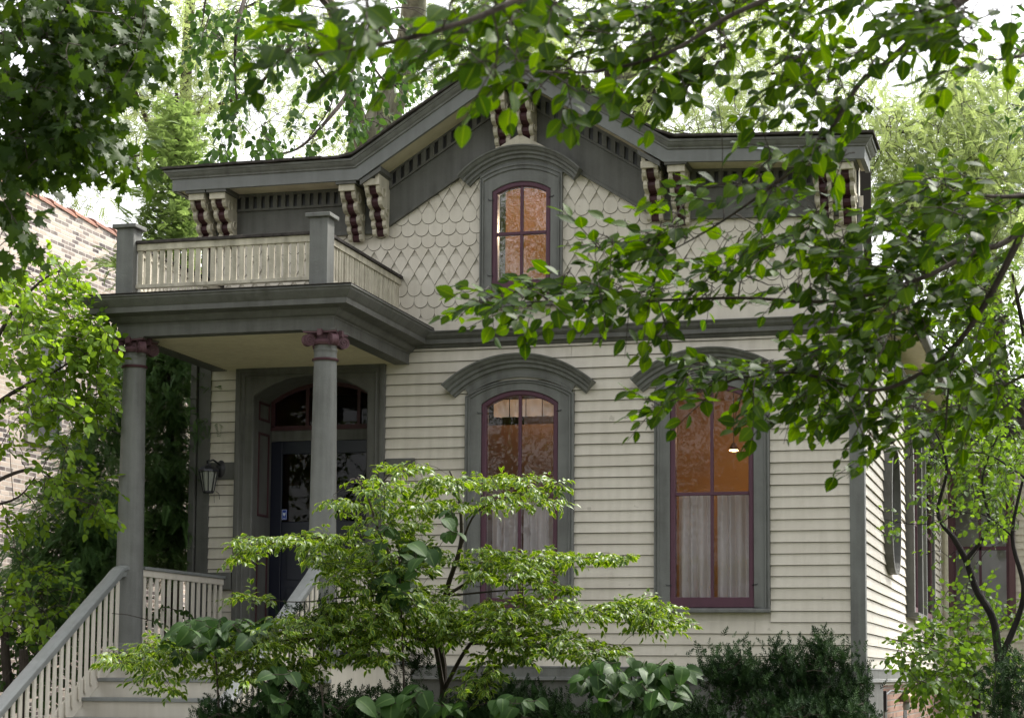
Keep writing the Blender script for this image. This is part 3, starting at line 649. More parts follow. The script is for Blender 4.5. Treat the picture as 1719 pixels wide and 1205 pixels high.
# balustrades: shared helpers -----------------------------------------
nb = [0]; rest = MB()
def rail_part(name, mb, m, parent, **k): return obj(name, mb, m, parent, **k)
bal = MB()
bal.box(.10, .28, -2.31, -2.13, 5.178, 5.85); bal.box(2.115, 2.295, -2.31, -2.13, 5.178, 5.85)
b_posts = []
for x0_ in (.115, 2.11):
    p = MB(); p.box(x0_, x0_+.18, -2.31, -2.13, 5.178, 5.852); o = obj('balcony_post', p, M['grey'], H, bevel=.004)
    c = MB(); c.box(x0_-.035, x0_+.215, -2.345, -2.095, 5.853, 5.892); obj('post_cap', c, M['grey'], o, bevel=.006)
def railing(name, a, b, ztop, zbot, capm, boardm, n, flat=.052, seedv=1, sag=0.0, individual=True):
    """level railing from a to b (plan points)"""
    a, b = Vector(a), Vector(b); t = (b-a).normalized(); nr = Vector((-t.y, t.x)); rs = random.Random(seedv)
    def slab(mb, s0, s1, w_, z0, z1):
        A, B = a+t*s0, a+t*s1
        q = [A-nr*w_, B-nr*w_, B+nr*w_, A+nr*w_]; mb.add([(p.x, p.y, z0) for p in q]+[(p.x, p.y, z1) for p in q], [(3, 2, 1, 0), (4, 5, 6, 7), (0, 1, 5, 4), (1, 2, 6, 5), (2, 3, 7, 6), (3, 0, 4, 7)])
    Ln = (b-a).length
    m1 = MB(); slab(m1, 0, Ln, .045, ztop-.03, ztop); top = obj(name, m1, capm, H, bevel=.004)
    m2 = MB(); slab(m2, 0, Ln, .022, ztop-.095, ztop-.0305); obj('top_rail', m2, boardm, top, bevel=.003)
    m3 = MB(); slab(m3, 0, Ln, .035, zbot, zbot+.035); obj('bottom_rail', m3, boardm, top, bevel=.003)
    for k in range(n):
        s = Ln*(k+.5)/n; j = rs.uniform(-.004, .004)
        mb = MB() if individual else rest
        slab(mb, s-flat/2+j, s+flat/2+j, .008, zbot+.036, ztop-.096)
        if individual: obj('baluster', mb, boardm, top)
    return top
railing('balcony_railing', (.297, -2.22), (2.108, -2.22), 5.735, 5.270, M['shingle_roof'], M['cream_dirty'], 24, .05)
railing('balcony_railing', (2.22, -2.128), (2.22, -.02), 5.735, 5.270, M['shingle_roof'], M['cream_dirty'], 29, .042, 2)
railing('balcony_railing', (.19, -2.128), (.19, -.02), 5.735, 5.270, M['shingle_roof'], M['cream_dirty'], 24, .05, 3, individual=False)
railing('porch_railing', (.30, -1.98), (.30, -.03), 2.60, 1.80, M['handrail'], M['cream'], 14, .055, 4)
railing('porch_railing', (2.26, -1.98), (2.26, -.03), 2.60, 1.80, M['handrail'], M['cream'], 15, .062, 5, individual=False)
for xa, xb in ((.11, .40), (2.16, 2.44)): b = MB(); b.box(xa, xb, -.075, .0, 2.46, 2.64); obj('rail_block', b, M['grey_dark'], H)
# stairs
RI, TR = .178, .298
stp = MB(); tre = MB(); 
for k in range(9):
    zt = FZ-RI*(k+1); y0 = -2.36-TR*k
    tre.box(.06, 2.42, y0-TR-.025, y0-.002, zt-.035, zt)
    stp.box(.08, 2.40, y0-TR, y0-TR+.02, zt-RI+.001, zt-.036)
    stp.box(.08, 2.40, y0-.0221, y0-.002, zt+.001, zt+RI-.037) if k == 0 else None
sm = obj('stairs', stp, M['cream'], H); obj('treads', tre, M['handrail'], sm, bevel=.005)
def stair_rail(x, individual):
    s = -.593
    def zr(y): return 2.60+(y+2.25)*(-s)          # top of handrail
    hr = MB(); w_ = .066
    path = [(-2.24, 2.578), (-2.33, 2.572), (-2.40, 2.545)]+[(y, zr(y)-.0) for y in (-2.50, -2.7, -4.0, -4.9)]
    path = [(-2.22, 2.60), (-2.32, 2.585), (-2.40, 2.545), (-2.50, 2.48), (-4.95, 2.48-.593*2.45)]
    sec = [(-w_, -.012), (-w_, -.040), (-w_*.7, -.055), (-w_*.62, -.105), (w_*.62, -.105), (w_*.7, -.055), (w_, -.040), (w_, -.012), (w_*.55, .0), (-w_*.55, .0)]
    cols = []
    for dx, h in sec:
        cols.append([(x+dx, p[0], p[1]+h) for p in path])
    hr.grid([[cols[j][i] for j in range(len(sec))] for i in range(len(path))], True, True)
    o = obj('stair_railing', hr, M['handrail'], H, smooth=False, bevel=.004)
    n = 21
    for k in range(n):
        y = -2.34-k*.118
        zt = (2.48+(y+2.50)*.593 if y < -2.5 else 2.53)-.104; zb = zt-.70
        mb = MB() if individual and k < 20 else rest
        mb.prism([(y-.026, zt-.017), (y+.026, zt+.017), (y+.026, zb+.02), (y+.008, zb-.035), (y-.012, zb-.035), (y-.026, zb-.01)], x-.007, x+.007, 'x')
        if individual and k < 20: obj('baluster', mb, M['cream'], o)
    sb = MB(); sb.prism([(-2.38, 1.86), (-4.95, 1.86-.593*2.57), (-4.95, 1.62-.593*2.57), (-2.38, 1.62)], x-.034, x-.013, 'x')
    obj('stringer', sb, M['cream'], o)
stair_rail(.235, True); stair_rail(2.25, False)
tag(obj('hidden_balusters', rest, M['cream'], H), kind='stuff'); bpy.data.objects['hidden_balusters'].name = 'baluster_row'
# blocks on the wall beside the door
for xa, xb in ((.06, .41), (2.10, 2.42)): b = MB(); b.box(xa, xb, -.040, -.0, 3.63, 3.815); obj('wall_block', b, M['grey_dark'], H, bevel=.003)
# side oval window and tall windows on x = 7
sw = MB()
def side_win(y0, y1, z0, z1, oval=False, proud=.10, m='grey_dark'):
    mb = MB()
    if oval:
        ym, zm, a, b_ = (y0+y1)/2, (z0+z1)/2, (y1-y0)/2, (z1-z0)/2
        rows = []
        for (k, xo) in ((1, 7.0), (1, 7.0+proud), (.86, 7.0+proud), (.84, 7.03)):
            rows.append([(xo, ym+a*k*math.copysign(abs(math.cos(t))**.6, math.cos(t)), zm+b_*(1-(1-k)*.35)*math.sin(t)) for t in np.linspace(0, 2*math.pi, 33)[:-1]])
        mb.grid([r for r in rows], True)
        o = obj('window', mb, M[m], H)
        g_ = MB(); g_.add(rows[-1], [tuple(range(32))]); obj('pane', g_, M['dark_int'], o)
    else:
        mb.box(7.02, 7.0+proud, y0, y0+.16, z0, z1); mb.box(7.02, 7.0+proud, y1-.16, y1, z0, z1); mb.box(7.02, 7.0+proud, y0+.16, y1-.16, z1-.16, z1); mb.box(7.02, 7.02+proud+.03, y0-.03, y1+.03, z0-.06, z0)
        o = obj('window', mb, M[m], H, bevel=.004)
        s_ = MB(); s_.box(7.03, 7.06, y0+.16, y0+.24, z0, z1-.16); s_.box(7.03, 7.06, y1-.24, y1-.16, z0, z1-.16); s_.box(7.03, 7.055, y0+.24, y1-.24, (z0+z1)/2-.03, (z0+z1)/2+.03); s_.box(7.03, 7.06, y0+.24, y1-.24, z0, z0+.1)
        obj('sash', s_, M['rose'], o); g_ = MB(); g_.box(7.025, 7.035, y0+.2, y1-.2, z0+.05, z1-.2); obj('pane', g_, M['glass'], o)
side_win(2.25, 3.55, 2.72, 4.15, True, .11)
side_win(5.35, 7.0, 2.38, 4.75, False, .12); side_win(7.95, 9.9, 2.38, 4.75, False, .10, 'grey')
# rear wing with its window, facing the street
rw = MB(); rw.v, rw.f = courses(7.0, 9.2, .9, 5.3, [(7.15, 8.1, 2.5, 4.75)], y=12.9, axis='x', seed=77).v, []
rwm = courses(7.0, 9.2, .9, 5.3, [(7.15, 8.1, 2.5, 4.75)], y=12.9, axis='x', seed=77); rwm.box(7.0, 9.2, 12.91, 17, 0, 5.3)
rwo = obj('rear_wing', rwm, M['cream'], H)
b = MB(); b.box(7.1, 7.2, 12.84, 12.9, 2.4, 4.8); b.box(8.06, 8.16, 12.84, 12.9, 2.4, 4.8); b.box(7.1, 8.16, 12.84, 12.9, 4.8, 4.92); b.box(7.05, 8.2, 12.80, 12.9, 2.36, 2.4)
wo = obj('window', b, M['rose'], rwo); b = MB(); b.box(7.2, 7.24, 12.86, 12.9, 2.42, 4.8); b.box(8.02, 8.06, 12.86, 12.9, 2.42, 4.8); b.box(7.24, 8.02, 12.86, 12.9, 3.6, 3.66); b.box(7.6, 7.64, 12.86, 12.89, 2.42, 4.8)
wo['label'] = 'dusty purple framed rear window'
b3 = MB(); b3.box(7.24, 8.02, 12.901, 12.904, 2.42, 4.8); obj('reflection_sheet', b3, M['curtain'], rwo)  # white sheet added behind the pane in place of its bright reflection
b2 = MB(); b2.box(7.2, 8.06, 12.89, 12.894, 2.42, 4.8)
b.v = b.v
for_s = obj('sash', b, M['burgundy'], rwo); obj('pane', b2, M['glass'], rwo)
b = MB(); b.prism([(7.0, 5.3), (9.45, 5.3), (9.45, 5.38), (8.1, 6.3), (7.0, 6.3)], 12.8, 17.2); obj('wing_roof', b, M['shingle_roof'], rwo)
# ------------------------------------------------------------------ interior
b = MB()
b.box(.1, 6.9, 4.5, 4.56, 1.5, 5.0); b.box(.12, .16, .13, 4.5, 1.5, 5); b.box(6.84, 6.89, .13, 4.5, 1.5, 5.0)
obj('room_walls', b, M['orange_int'], H)
b = MB(); b.box(.1, 6.9, .125, 4.5, 4.95, 5.0); obj('room_ceiling', b, M['orange_int'], H)
b = MB(); b.box(.1, 6.9, .125, 4.5, 1.62, 1.68); obj('room_floor', b, M['floor_int'], H)
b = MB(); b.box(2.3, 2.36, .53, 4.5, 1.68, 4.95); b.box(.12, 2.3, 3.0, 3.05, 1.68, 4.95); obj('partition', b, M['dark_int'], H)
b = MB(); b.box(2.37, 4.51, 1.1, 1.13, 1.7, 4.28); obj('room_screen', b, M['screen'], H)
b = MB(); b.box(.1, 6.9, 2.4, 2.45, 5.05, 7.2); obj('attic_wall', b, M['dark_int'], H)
def curtain(x0, x1, z0, z1, y, seed, m='curtain', label='', amp=.032, fr=48):
    rs = random.Random(seed); mb = MB(); n = 90; rows = []
    ph = rs.uniform(0, 6)
    for zz in np.linspace(z0, z1, 6):
        k = 1-.3*(zz-z0)/(z1-z0)
        rows.append([(x0+(x1-x0)*i/n, y+amp*k*(math.sin(fr*i/n*(x1-x0)*1.4+ph)+.6*math.sin(fr*.43*i/n*(x1-x0)+2*ph)+.3*math.sin(fr*2.1*i/n*(x1-x0)+zz)), zz) for i in range(n+1)])
    mb.grid(rows)
    return tag(obj('curtain', mb, M[m], None, smooth=True), label, 'curtain', 'curtains in the front windows')
curtain(3.20, 3.53, 2.30, 3.36, .16, 1, label='sheer white curtain in the left half of the window nearer the porch')
curtain(3.55, 3.92, 2.30, 3.36, .16, 2, label='sheer white curtain in the right half of the window nearer the porch')
curtain(5.16, 5.51, 2.30, 3.40, .16, 3, label='white café curtain in the left half of the window nearer the corner')
curtain(5.55, 5.91, 2.30, 3.40, .16, 4, label='white café curtain in the right half of the window nearer the corner')
# valance tied in puffs
mb = MB()
for k in range(4):
    x0_ = 3.22+k*.175; rows = []
    for zz, s in ((4.42, 0), (4.33, .03), (4.27, .045), (4.235, .03), (4.23, .005)):
        rows.append([(x0_+.165*i/8, .14-s*math.sin(math.pi*i/8), zz+(.02*abs(math.cos(math.pi*i/8)) if s < .02 and zz < 4.3 else 0)) for i in range(9)])
    mb.grid(rows)
tag(obj('valance', mb, M['curtain'], smooth=True), 'short puffed white valance across the arched top of the window nearer the porch', 'valance')
mb = MB(); mb.box(3.335, 3.845, .13, .134, 5.60, 6.68)
tag(obj('roller_blind', mb, M['blind']), 'tan roller blind drawn behind the small gable window', 'blind')
def pendant(x, y, z, r, label):
    o = thing('pendant_lamp', label, 'lamp', (x, y, z), 'ceiling lamps seen through the window')
    s = MB().lathe(x, y, [(.012, z+.10), (.02, z+.09), (r, z+.02), (r, z+.01), (r*.9, z+.012), (.01, z+.085)], 18); obj('shade', s, M['copper'], o)
    c = MB(); c.tube([(x, y, z+.1), (x, y, 4.95)], .004, 5); obj('cord', c, M['black'], o)
    bb = MB().lathe(x, y, [(.001, z), (r*.8, z+.003), (r*.85, z+.015), (.001, z+.02)], 14); obj('bulb', bb, M['bulb'], o)
    ld = bpy.data.lights.new('lamp_light', 'POINT'); ld.energy = 5; ld.color = (1, .64, .34); ld.shadow_soft_size = .05
    l = bpy.data.objects.new('lamp_light', ld); COL.objects.link(l); l.parent = o; l.location = (0, 0, -.06)
pendant(5.60, 2.6, 4.36, .06, 'lower hanging lamp glowing in the right half of the corner window')
pendant(5.20, 3.4, 4.20, .06, 'small hanging lamp glowing low in the left half of the corner window')
# ceiling fixture with a fringe of bulbs, shows at the top of the right window
o = thing('chandelier', 'warm glowing ceiling fixture at the top of the corner window', 'lamp', (5.55, 1.2, 4.62))
mb = MB(); mb.lathe(5.60, 1.2, [(.02, 4.95), (.05, 4.93), (.20, 4.76), (.20, 4.745), (.18, 4.745)], 20); obj('canopy', mb, M['copper'], o)
mb = MB()
for k in range(12): a = k*math.pi/6; mb.lathe(5.60+.17*math.cos(a), 1.2+.17*math.sin(a), [(.001, 4.70), (.013, 4.71), (.013, 4.745), (.001, 4.75)], 6)
obj('bulb', mb, M['bulb'], o)
ld = bpy.data.lights.new('attic_light', 'POINT'); ld.energy = 34; ld.color = (1, .76, .50); ld.shadow_soft_size = .1
l = bpy.data.objects.new('attic_light', ld); COL.objects.link(l); l.location = (3.6, 1.0, 6.4)
ld = bpy.data.lights.new('room_light', 'POINT'); ld.energy = 7; ld.color = (1, .6, .3); ld.shadow_soft_size = .1
l = bpy.data.objects.new('room_light', ld); COL.objects.link(l); l.location = (3.5, .7, 4.75)
# ------------------------------------------------------------------ lantern by the door and gooseneck lamp
LT = thing('wall_lantern', 'black coach lantern with frosted panes beside the porch door', 'lantern', (.19, -.03, 3.62))
lx, ly = .175, -.19
b = MB(); b.lathe(lx, ly, [(.001, 3.785), (.03, 3.782), (.035, 3.768), (.05, 3.762), (.09, 3.742), (.115, 3.72), (.118, 3.70), (.108, 3.697), (.10, 3.70), (.001, 3.70)], 8); obj('roof_cap', b, M['lampmetal'], LT)
b = MB(); n = 8
for k in range(n):
    a = 2*math.pi*(k+.5)/n; b.tube([(lx+.10*math.cos(a), ly+.10*math.sin(a), 3.70), (lx+.058*math.cos(a), ly+.058*math.sin(a), 3.49)], .0065, 5)
b.lathe(lx, ly, [(.001, 3.468), (.05, 3.47), (.064, 3.48), (.062, 3.495), (.001, 3.495)], 8); obj('frame', b, M['black'], LT)
b = MB(); b.lathe(lx, ly, [(.054, 3.495), (.094, 3.70)], 8); obj('lantern_glass', b, M['frosted'], LT)
b = MB(); b.tube([(lx+.06, -.03, 3.78), (lx+.06, -.09, 3.80), (lx+.03, -.15, 3.83), (lx, -.19, 3.81), (lx, -.19, 3.78)], .011, 8)
b.tube([(lx-.02, -.12, 3.83), (lx-.045, -.13, 3.82), (lx-.05, -.12, 3.80)], .013, 8)
pl = MB().lathe(0, 0, [(.001, 0), (.07, 0), (.068, .012), (.05, .02), (.03, .03), (.001, .032)], 20)
b.add([(lx+.07+x*.8, -.028-z, 3.745+y*1.35) for x, y, z in pl.v], pl.f); obj('arm', b, M['black'], LT, smooth=True)
b = MB(); b.tube([(lx+.055, -.12, 3.5), (lx+.06, -.05, 3.48), (lx+.06, -.03, 3.42)], .003, 4); b.tube([(lx+.025, -.1, 3.5), (lx+.027, -.09, 3.38)], .002, 4); obj('wire', b, M['black'], LT)
GL = thing('gooseneck_lamp', 'small weathered brass downlight over the side of the brick foundation', 'lamp', (7.0, 2.4, 1.45))
b = MB(); b.box(6.996, 7.03, 2.25, 2.36, 1.22, 1.44); b.tube([(7.02, 2.3, 1.40), (7.05, 2.6, 1.44), (7.16, 3.0, 1.43)], .012, 8); obj('arm', b, M['black'], GL)
b = MB(); b.lathe(7.18, 3.05, [(.001, 1.46), (.025, 1.455), (.03, 1.42), (.05, 1.40), (.115, 1.33), (.118, 1.315), (.11, 1.32), (.02, 1.40)], 20); obj('shade', b, M['copper'], GL, smooth=True)
b = MB(); b.lathe(7.18, 3.05, [(.001, 1.22), (.03, 1.225), (.045, 1.26), (.035, 1.31), (.02, 1.34)], 16); obj('bulb', b, M['frosted'], GL, smooth=True)
CB = MB(); CB.tube([(7.06, -.06, 1.70), (7.05, -.07, 1.6), (7.05, -.07, .2)], .012, 6); tag(obj('cable', CB, M['black']), 'thin black cable running down the front corner of the base', 'cable')

# ------------------------------------------------------------------ neighbouring brick building
BX = -4.3
NB = thing('brick_building', 'old pale common brick building with terracotta coping, left of the cottage', 'building', (BX-4, 8, 0))
b = MB(); b.box(BX-9, BX, -3, 26, 0, 7.90); obj('wall', b, M['brick_pale'], NB)
cpn = MB(); y = -3.0
while y < 26:
    rr = []
    L0 = .62
    for yy, hh in ((y, .0), (y+L0+.05, .03)):
        rr.append([(BX-.18+.20*math.cos(a), yy, 7.88+.10*math.sin(a)+(.045 if yy == y else .0)) for a in np.linspace(-.1, math.pi+.1, 9)])
    cpn.grid(rr, True, True); y += L0
obj('coping', cpn, M['terracotta'], NB)
for (y0, y1, z0, z1) in ((3.9, 4.8, 4.7, 6.0), (5.2, 6.3, 2.4, 3.8), (10.5, 11.5, 4.7, 6.0)):
    b = MB(); b.box(BX-.1, BX+.012, y0, y1, z0, z1); o = obj('window', b, M['black'], NB)
    b = MB(); b.box(BX-.05, BX+.05, y0-.05, y1+.05, z0-.1, z0); obj('sill', b, M['stone'], o); b = MB(); b.box(BX-.05, BX+.03, y0-.05, y1+.05, z1, z1+.14); obj('lintel', b, M['stone'], o)
    b = MB(); b.box(BX+.013, BX+.03, y0, y0+.06, z0, z1); b.box(BX+.013, BX+.03, y1-.06, y1, z0, z1); b.box(BX+.013, BX+.03, y0+.06, y1-.06, (z0+z1)/2-.03, (z0+z1)/2+.03); obj('frame', b, M['grey'], o)
#PLANTS
# ------------------------------------------------------------------ vegetation toolkit
LM = {
 'elm': leaf_mat('elm_leaves', (0.018, 0.050, 0.003), (0.058, 0.120, 0.005), trans=.48, spec=.12, rib=.5),
 'maple': leaf_mat('maple_leaves', (0.022, 0.052, 0.006), (0.046, 0.088, 0.010), trans=.30, spec=.12),
 'mid': leaf_mat('deep_green_leaves', (0.028, 0.070, 0.016), (0.070, 0.145, 0.028), trans=.35, rough=.35),
 'locust': leaf_mat('locust_leaflets', (0.17, 0.23, 0.085), (0.28, 0.35, 0.14), trans=.5),
 'lime': leaf_mat('lime_green_leaves', (0.10, 0.19, 0.022), (0.19, 0.31, 0.040), trans=.45),
 'right': leaf_mat('fresh_green_leaves', (0.055, 0.115, 0.016), (0.115, 0.200, 0.028), trans=.48),
 'cedar': leaf_mat('cedar_sprays', (0.070, 0.140, 0.048), (0.150, 0.270, 0.080), trans=.2, rough=.6),
 'arbor': leaf_mat('arborvitae_sprays', (0.15, 0.23, 0.07), (0.25, 0.36, 0.12), trans=.35, rough=.6),
 'yew': leaf_mat('yew_needles', (0.012, 0.030, 0.011), (0.038, 0.078, 0.024), trans=.08, rough=.8, spec=.08),
 'dogwood': leaf_mat('variegated_leaves', (0.030, 0.078, 0.008), (0.090, 0.172, 0.014), edge=(0.33, 0.42, 0.07), trans=.35, rough=.4),
 'vine': leaf_mat('large_vine_leaves', (0.024, 0.064, 0.014), (0.046, 0.105, 0.020), trans=.3, rough=.55, spec=.2, rib=.8),
 'dark': leaf_mat('dark_shrub_leaves', (0.030, 0.065, 0.014), (0.055, 0.110, 0.022), trans=.3),  # the shrub's own dark green
}
def tmpl(outline, fold=.25, droop=.25, inner=None):
    """leaf from a half outline [(halfwidth, y)] along +y; fold lifts the margins, droop bends the tip down; with edge attribute"""
    V, Fc, E = [], [], []
    n = len(outline)
    for wd, y in outline:
        z = -droop*y*y
        V += [(-wd, y, z+fold*wd), (-wd*.5, y, z+fold*wd*.45), (0, y, z), (wd*.5, y, z+fold*wd*.45), (wd, y, z+fold*wd)]; E += [1, .35, 0, .35, 1]
    for i in range(n-1):
        for j in range(4): a = i*5+j; Fc.append((a, a+1, a+6, a+5))
    return np.array(V), Fc, np.array(E)
T_ovate = tmpl([(.02, 0), (.25, .12), (.36, .33), (.34, .56), (.20, .79), (.01, 1.0)], .14, .12)
T_small = tmpl([(.03, 0), (.27, .35), (.2, .7), (.01, 1)], .3, .25)
T_narrow = tmpl([(.02, 0), (.17, .25), (.24, .5), (.16, .78), (.01, 1.05)], .35, .35)
T_dog = tmpl([(.02, 0), (.22, .2), (.30, .45), (.19, .75), (.01, 1.05)], .3, .3)
T_heart = tmpl([(.10, -.12), (.36, -.02), (.47, .18), (.46, .42), (.33, .70), (.15, .90), (.01, 1.0)], .12, .35)
def poly_t(P, droop=.2, cup=.1):
    V = [(0, .35, 0)]+[(x, y, -droop*y*y+cup*abs(x)) for x, y in P]; n = len(P)
    return np.array(V), [(0, i+1, (i+1) % n+1) for i in range(n)], np.array([0.]+[1.]*n)
mp_ = [(0.03, 0), (.22, .02), (.42, -.04), (.36, .14), (.62, .34), (.42, .36), (.44, .56), (.24, .50), (.17, .62), (.20, .84), (.08, .80), (0, 1.05)]
T_maple = poly_t(mp_+[(-x, y) for x, y in mp_[::-1][1:]])
def frond(n, ln, wd, lw, ang=60, droop=.35, tip=.25):
    """pinnate frond: n pairs of narrow quads along a midrib of unit length"""
    V, Fc = [], []
    for k in range(n):
        t = (k+.7)/n; y = t; l = ln*(1-tip*t)*(1 if t > .15 else .6); a = R_(ang*(1-.35*t)); z = -droop*t*t
        for s in (-1, 1):
            dx, dy = s*math.sin(a), math.cos(a); px, py = -dy*lw*s, dx*lw*s
            b = len(V); zt = z-.10*l
            V += [(0, y-lw*.5, z), (dx*l*.5+px*wd, y+dy*l*.5+py*wd, z+.01), (dx*l, y+dy*l, zt), (dx*l*.5-px*wd, y+dy*l*.5-py*wd, z-.01)]
            Fc.append((b, b+1, b+2, b+3))
    return np.array(V), Fc, np.zeros(len(V))
T_locust = frond(8, .22, 1.0, .055, 75, .3, .2)
T_spray = frond(11, .48, 1.0, .045, 48, .45, .6)
def yew_t():
    V, Fc = [], []
    for k in range(30):
        t = k/30; a = k*2.4; l = .34*(1-.45*t); d = np.array([math.cos(a), .45+1.0*t*t, math.sin(a)]); d /= np.linalg.norm(d)
        sd_ = np.array([-math.sin(a), 0, math.cos(a)])*.045; p = np.array([0, t*.85, 0]); b = len(V)
        V += [p-sd_*.5, p+d*l*.55-sd_, p+d*l, p+d*l*.55+sd_]; Fc.append((b, b+1, b+2, b+3))
    return np.array(V), Fc, np.zeros(len(V))
T_yew = yew_t()
def norm(a): return a/np.maximum(np.linalg.norm(a, axis=-1, keepdims=True), 1e-9)
class Leaves:
    def __init__(s): s.p, s.d, s.n, s.s = [], [], [], []
    def add(s, p, d, n, sc): s.p.append(p); s.d.append(d); s.n.append(n); s.s.append(sc)
    def build(s, name, T, m, parent):
        P = np.array(s.p); D = norm(np.array(s.d)); Nn = np.array(s.n); S = np.array(s.s)[:, None]
        X = norm(np.cross(D, Nn)); Nn = np.cross(X, D)
        V, Fc, E = T; k = len(V); N = len(P)
        co = (P[:, None, :]+S[:, None, :]*(V[None, :, 0:1]*X[:, None]+V[None, :, 1:2]*D[:, None]+V[None, :, 2:3]*Nn[:, None])).reshape(-1, 3)
        me = bpy.data.meshes.new(name)
        sizes = np.array([len(f) for f in Fc]); flat = np.concatenate([np.array(f) for f in Fc])
        me.vertices.add(N*k); me.vertices.foreach_set('co', co.astype(np.float32).ravel())
        li = (flat[None, :]+(np.arange(N)*k)[:, None]).ravel().astype(np.int32)
        tot = np.tile(sizes, N); st = np.concatenate([[0], np.cumsum(tot)[:-1]]).astype(np.int32)
        me.loops.add(len(li)); me.loops.foreach_set('vertex_index', li); me.polygons.add(len(tot)); me.polygons.foreach_set('loop_start', st)
        try: me.polygons.foreach_set('loop_total', tot.astype(np.int32))
        except Exception: pass
        me.update(calc_edges=True)
        if k > 12 and T is not T_maple: me.polygons.foreach_set('use_smooth', np.ones(len(tot), bool))
        a = me.attributes.new('rnd', 'FLOAT', 'POINT'); a.data.foreach_set('value', np.repeat(rng.random(N)**1.2, k).astype(np.float32))
        a = me.attributes.new('edge', 'FLOAT', 'POINT'); a.data.foreach_set('value', np.tile(E, N).astype(np.float32))
        me.materials.append(m); me.update()
        o = bpy.data.objects.new(name, me); COL.objects.link(o); o.parent = parent; o.matrix_parent_inverse = Matrix.Translation(-Vector(world_loc(parent)))
        return o
def rv(s=1.0): return rng.normal(size=3)*s
class Wood:
    """branch skeleton; attractors are joined to the nearest existing node"""
    def __init__(s): s.mb = MB(); s.nodes = []; s.r = []
    def limb(s, pts, r0, r1, n=6, mb=None, sub=6):
        pts = [np.array(p, float) for p in pts]; out = []; rr = []
        for i in range(len(pts)-1):
            p0, p1, p2, p3 = pts[max(i-1, 0)], pts[i], pts[i+1], pts[min(i+2, len(pts)-1)]
            for t in np.linspace(0, 1, sub+1)[:-1]:
                out.append(.5*((2*p1)+(-p0+p2)*t+(2*p0-5*p1+4*p2-p3)*t*t+(-p0+3*p1-3*p2+p3)*t**3))
        out.append(pts[-1]); L = len(out)
        rr = [r0+(r1-r0)*(k/(L-1))**.8 for k in range(L)]
        (mb or s.mb).tube(out, rr, n)
        s.nodes += out; s.r += rr; return out
    def join(s, A, r=.004, sag=.0, mb=None, n=4, maxlen=None):
        nd = np.array(s.nodes); d = np.linalg.norm(nd-A, axis=1); i = int(np.argmin(d)); N0 = nd[i]
        L = d[i]
        r0 = min(s.r[i]*.7, r+L*.008)
        k = 3 if L > .25 else 2; out = []
        j = rv(.06*L)
        for t in np.linspace(0, 1, k+1): out.append(N0+(A-N0)*t+(j+np.array([0, 0, .10*L-sag*L]))*math.sin(math.pi*t))
        (mb or s.mb).tube(out, [r0+(r-r0)*t for t in np.linspace(0, 1, k+1)], n)
        s.nodes += out[1:]; s.r += [r0+(r-r0)*t for t in np.linspace(0, 1, k+1)][1:]
        v = A-out[-2]; return v/max(np.linalg.norm(v), 1e-6)
def twig_leaves(Lv, A, d, n, size, L, flow=None, flat=.6, droop=.35, upn=(0, 0, 1), tilt=.45, wood=None, rj=.25):
    """n alternate leaves along a twig of length L ending past A"""
    if flow is not None: d = norm(d*.5+np.array(flow))
    up = norm(np.array(upn)+rv(tilt*.6)); side = norm(np.cross(d, up))
    if wood is not None: wood.mb.tube([A-d*L*.1, A+d*L*.5+np.array([0, 0, -.02*L]), A+d*L+np.array([0, 0, -.10*L])], [.0025, .002, .001], 3)
    for k in range(n):
        t = (k+.5)/n; s_ = 1 if k % 2 else -1
        p = A+d*L*t+np.array([0, 0, -.10*L*t*t]); dd = norm(d*(.55+.5*t)+side*s_*(.9-.6*t)+np.array([0, 0, -droop])+rv(rj))
        nn = norm(up+rv(tilt))
        Lv.add(p+side*s_*.006, dd, nn, size*(.55+.65*rng.random())*(1.05-.2*t))
def ell(px, py, rx, ry, n, Z, dz):
    """n points spread in a cloud seen around (px,py)"""
    out = []
    for _ in range(n):
        a, r = rng.random()*2*math.pi, math.sqrt(rng.random())
        out.append(W(px+rx*r*math.cos(a), py+ry*r*math.sin(a), Z+rng.normal()*dz))
    return out
def plant(name, label, cat, loc, group=None): return thing(name, label, cat, loc, group)
def ground_at(px, Z):
    p = W(px, 1000, Z); return np.array([p[0], p[1], 0.0])
def finish(wd, root, m, tk=None):
    obj('branches', wd.mb, m, root, smooth=True)
def sort_near(A, nodes):
    nd = np.array(nodes); return sorted(A, key=lambda a: np.min(np.linalg.norm(nd-a, axis=1)))

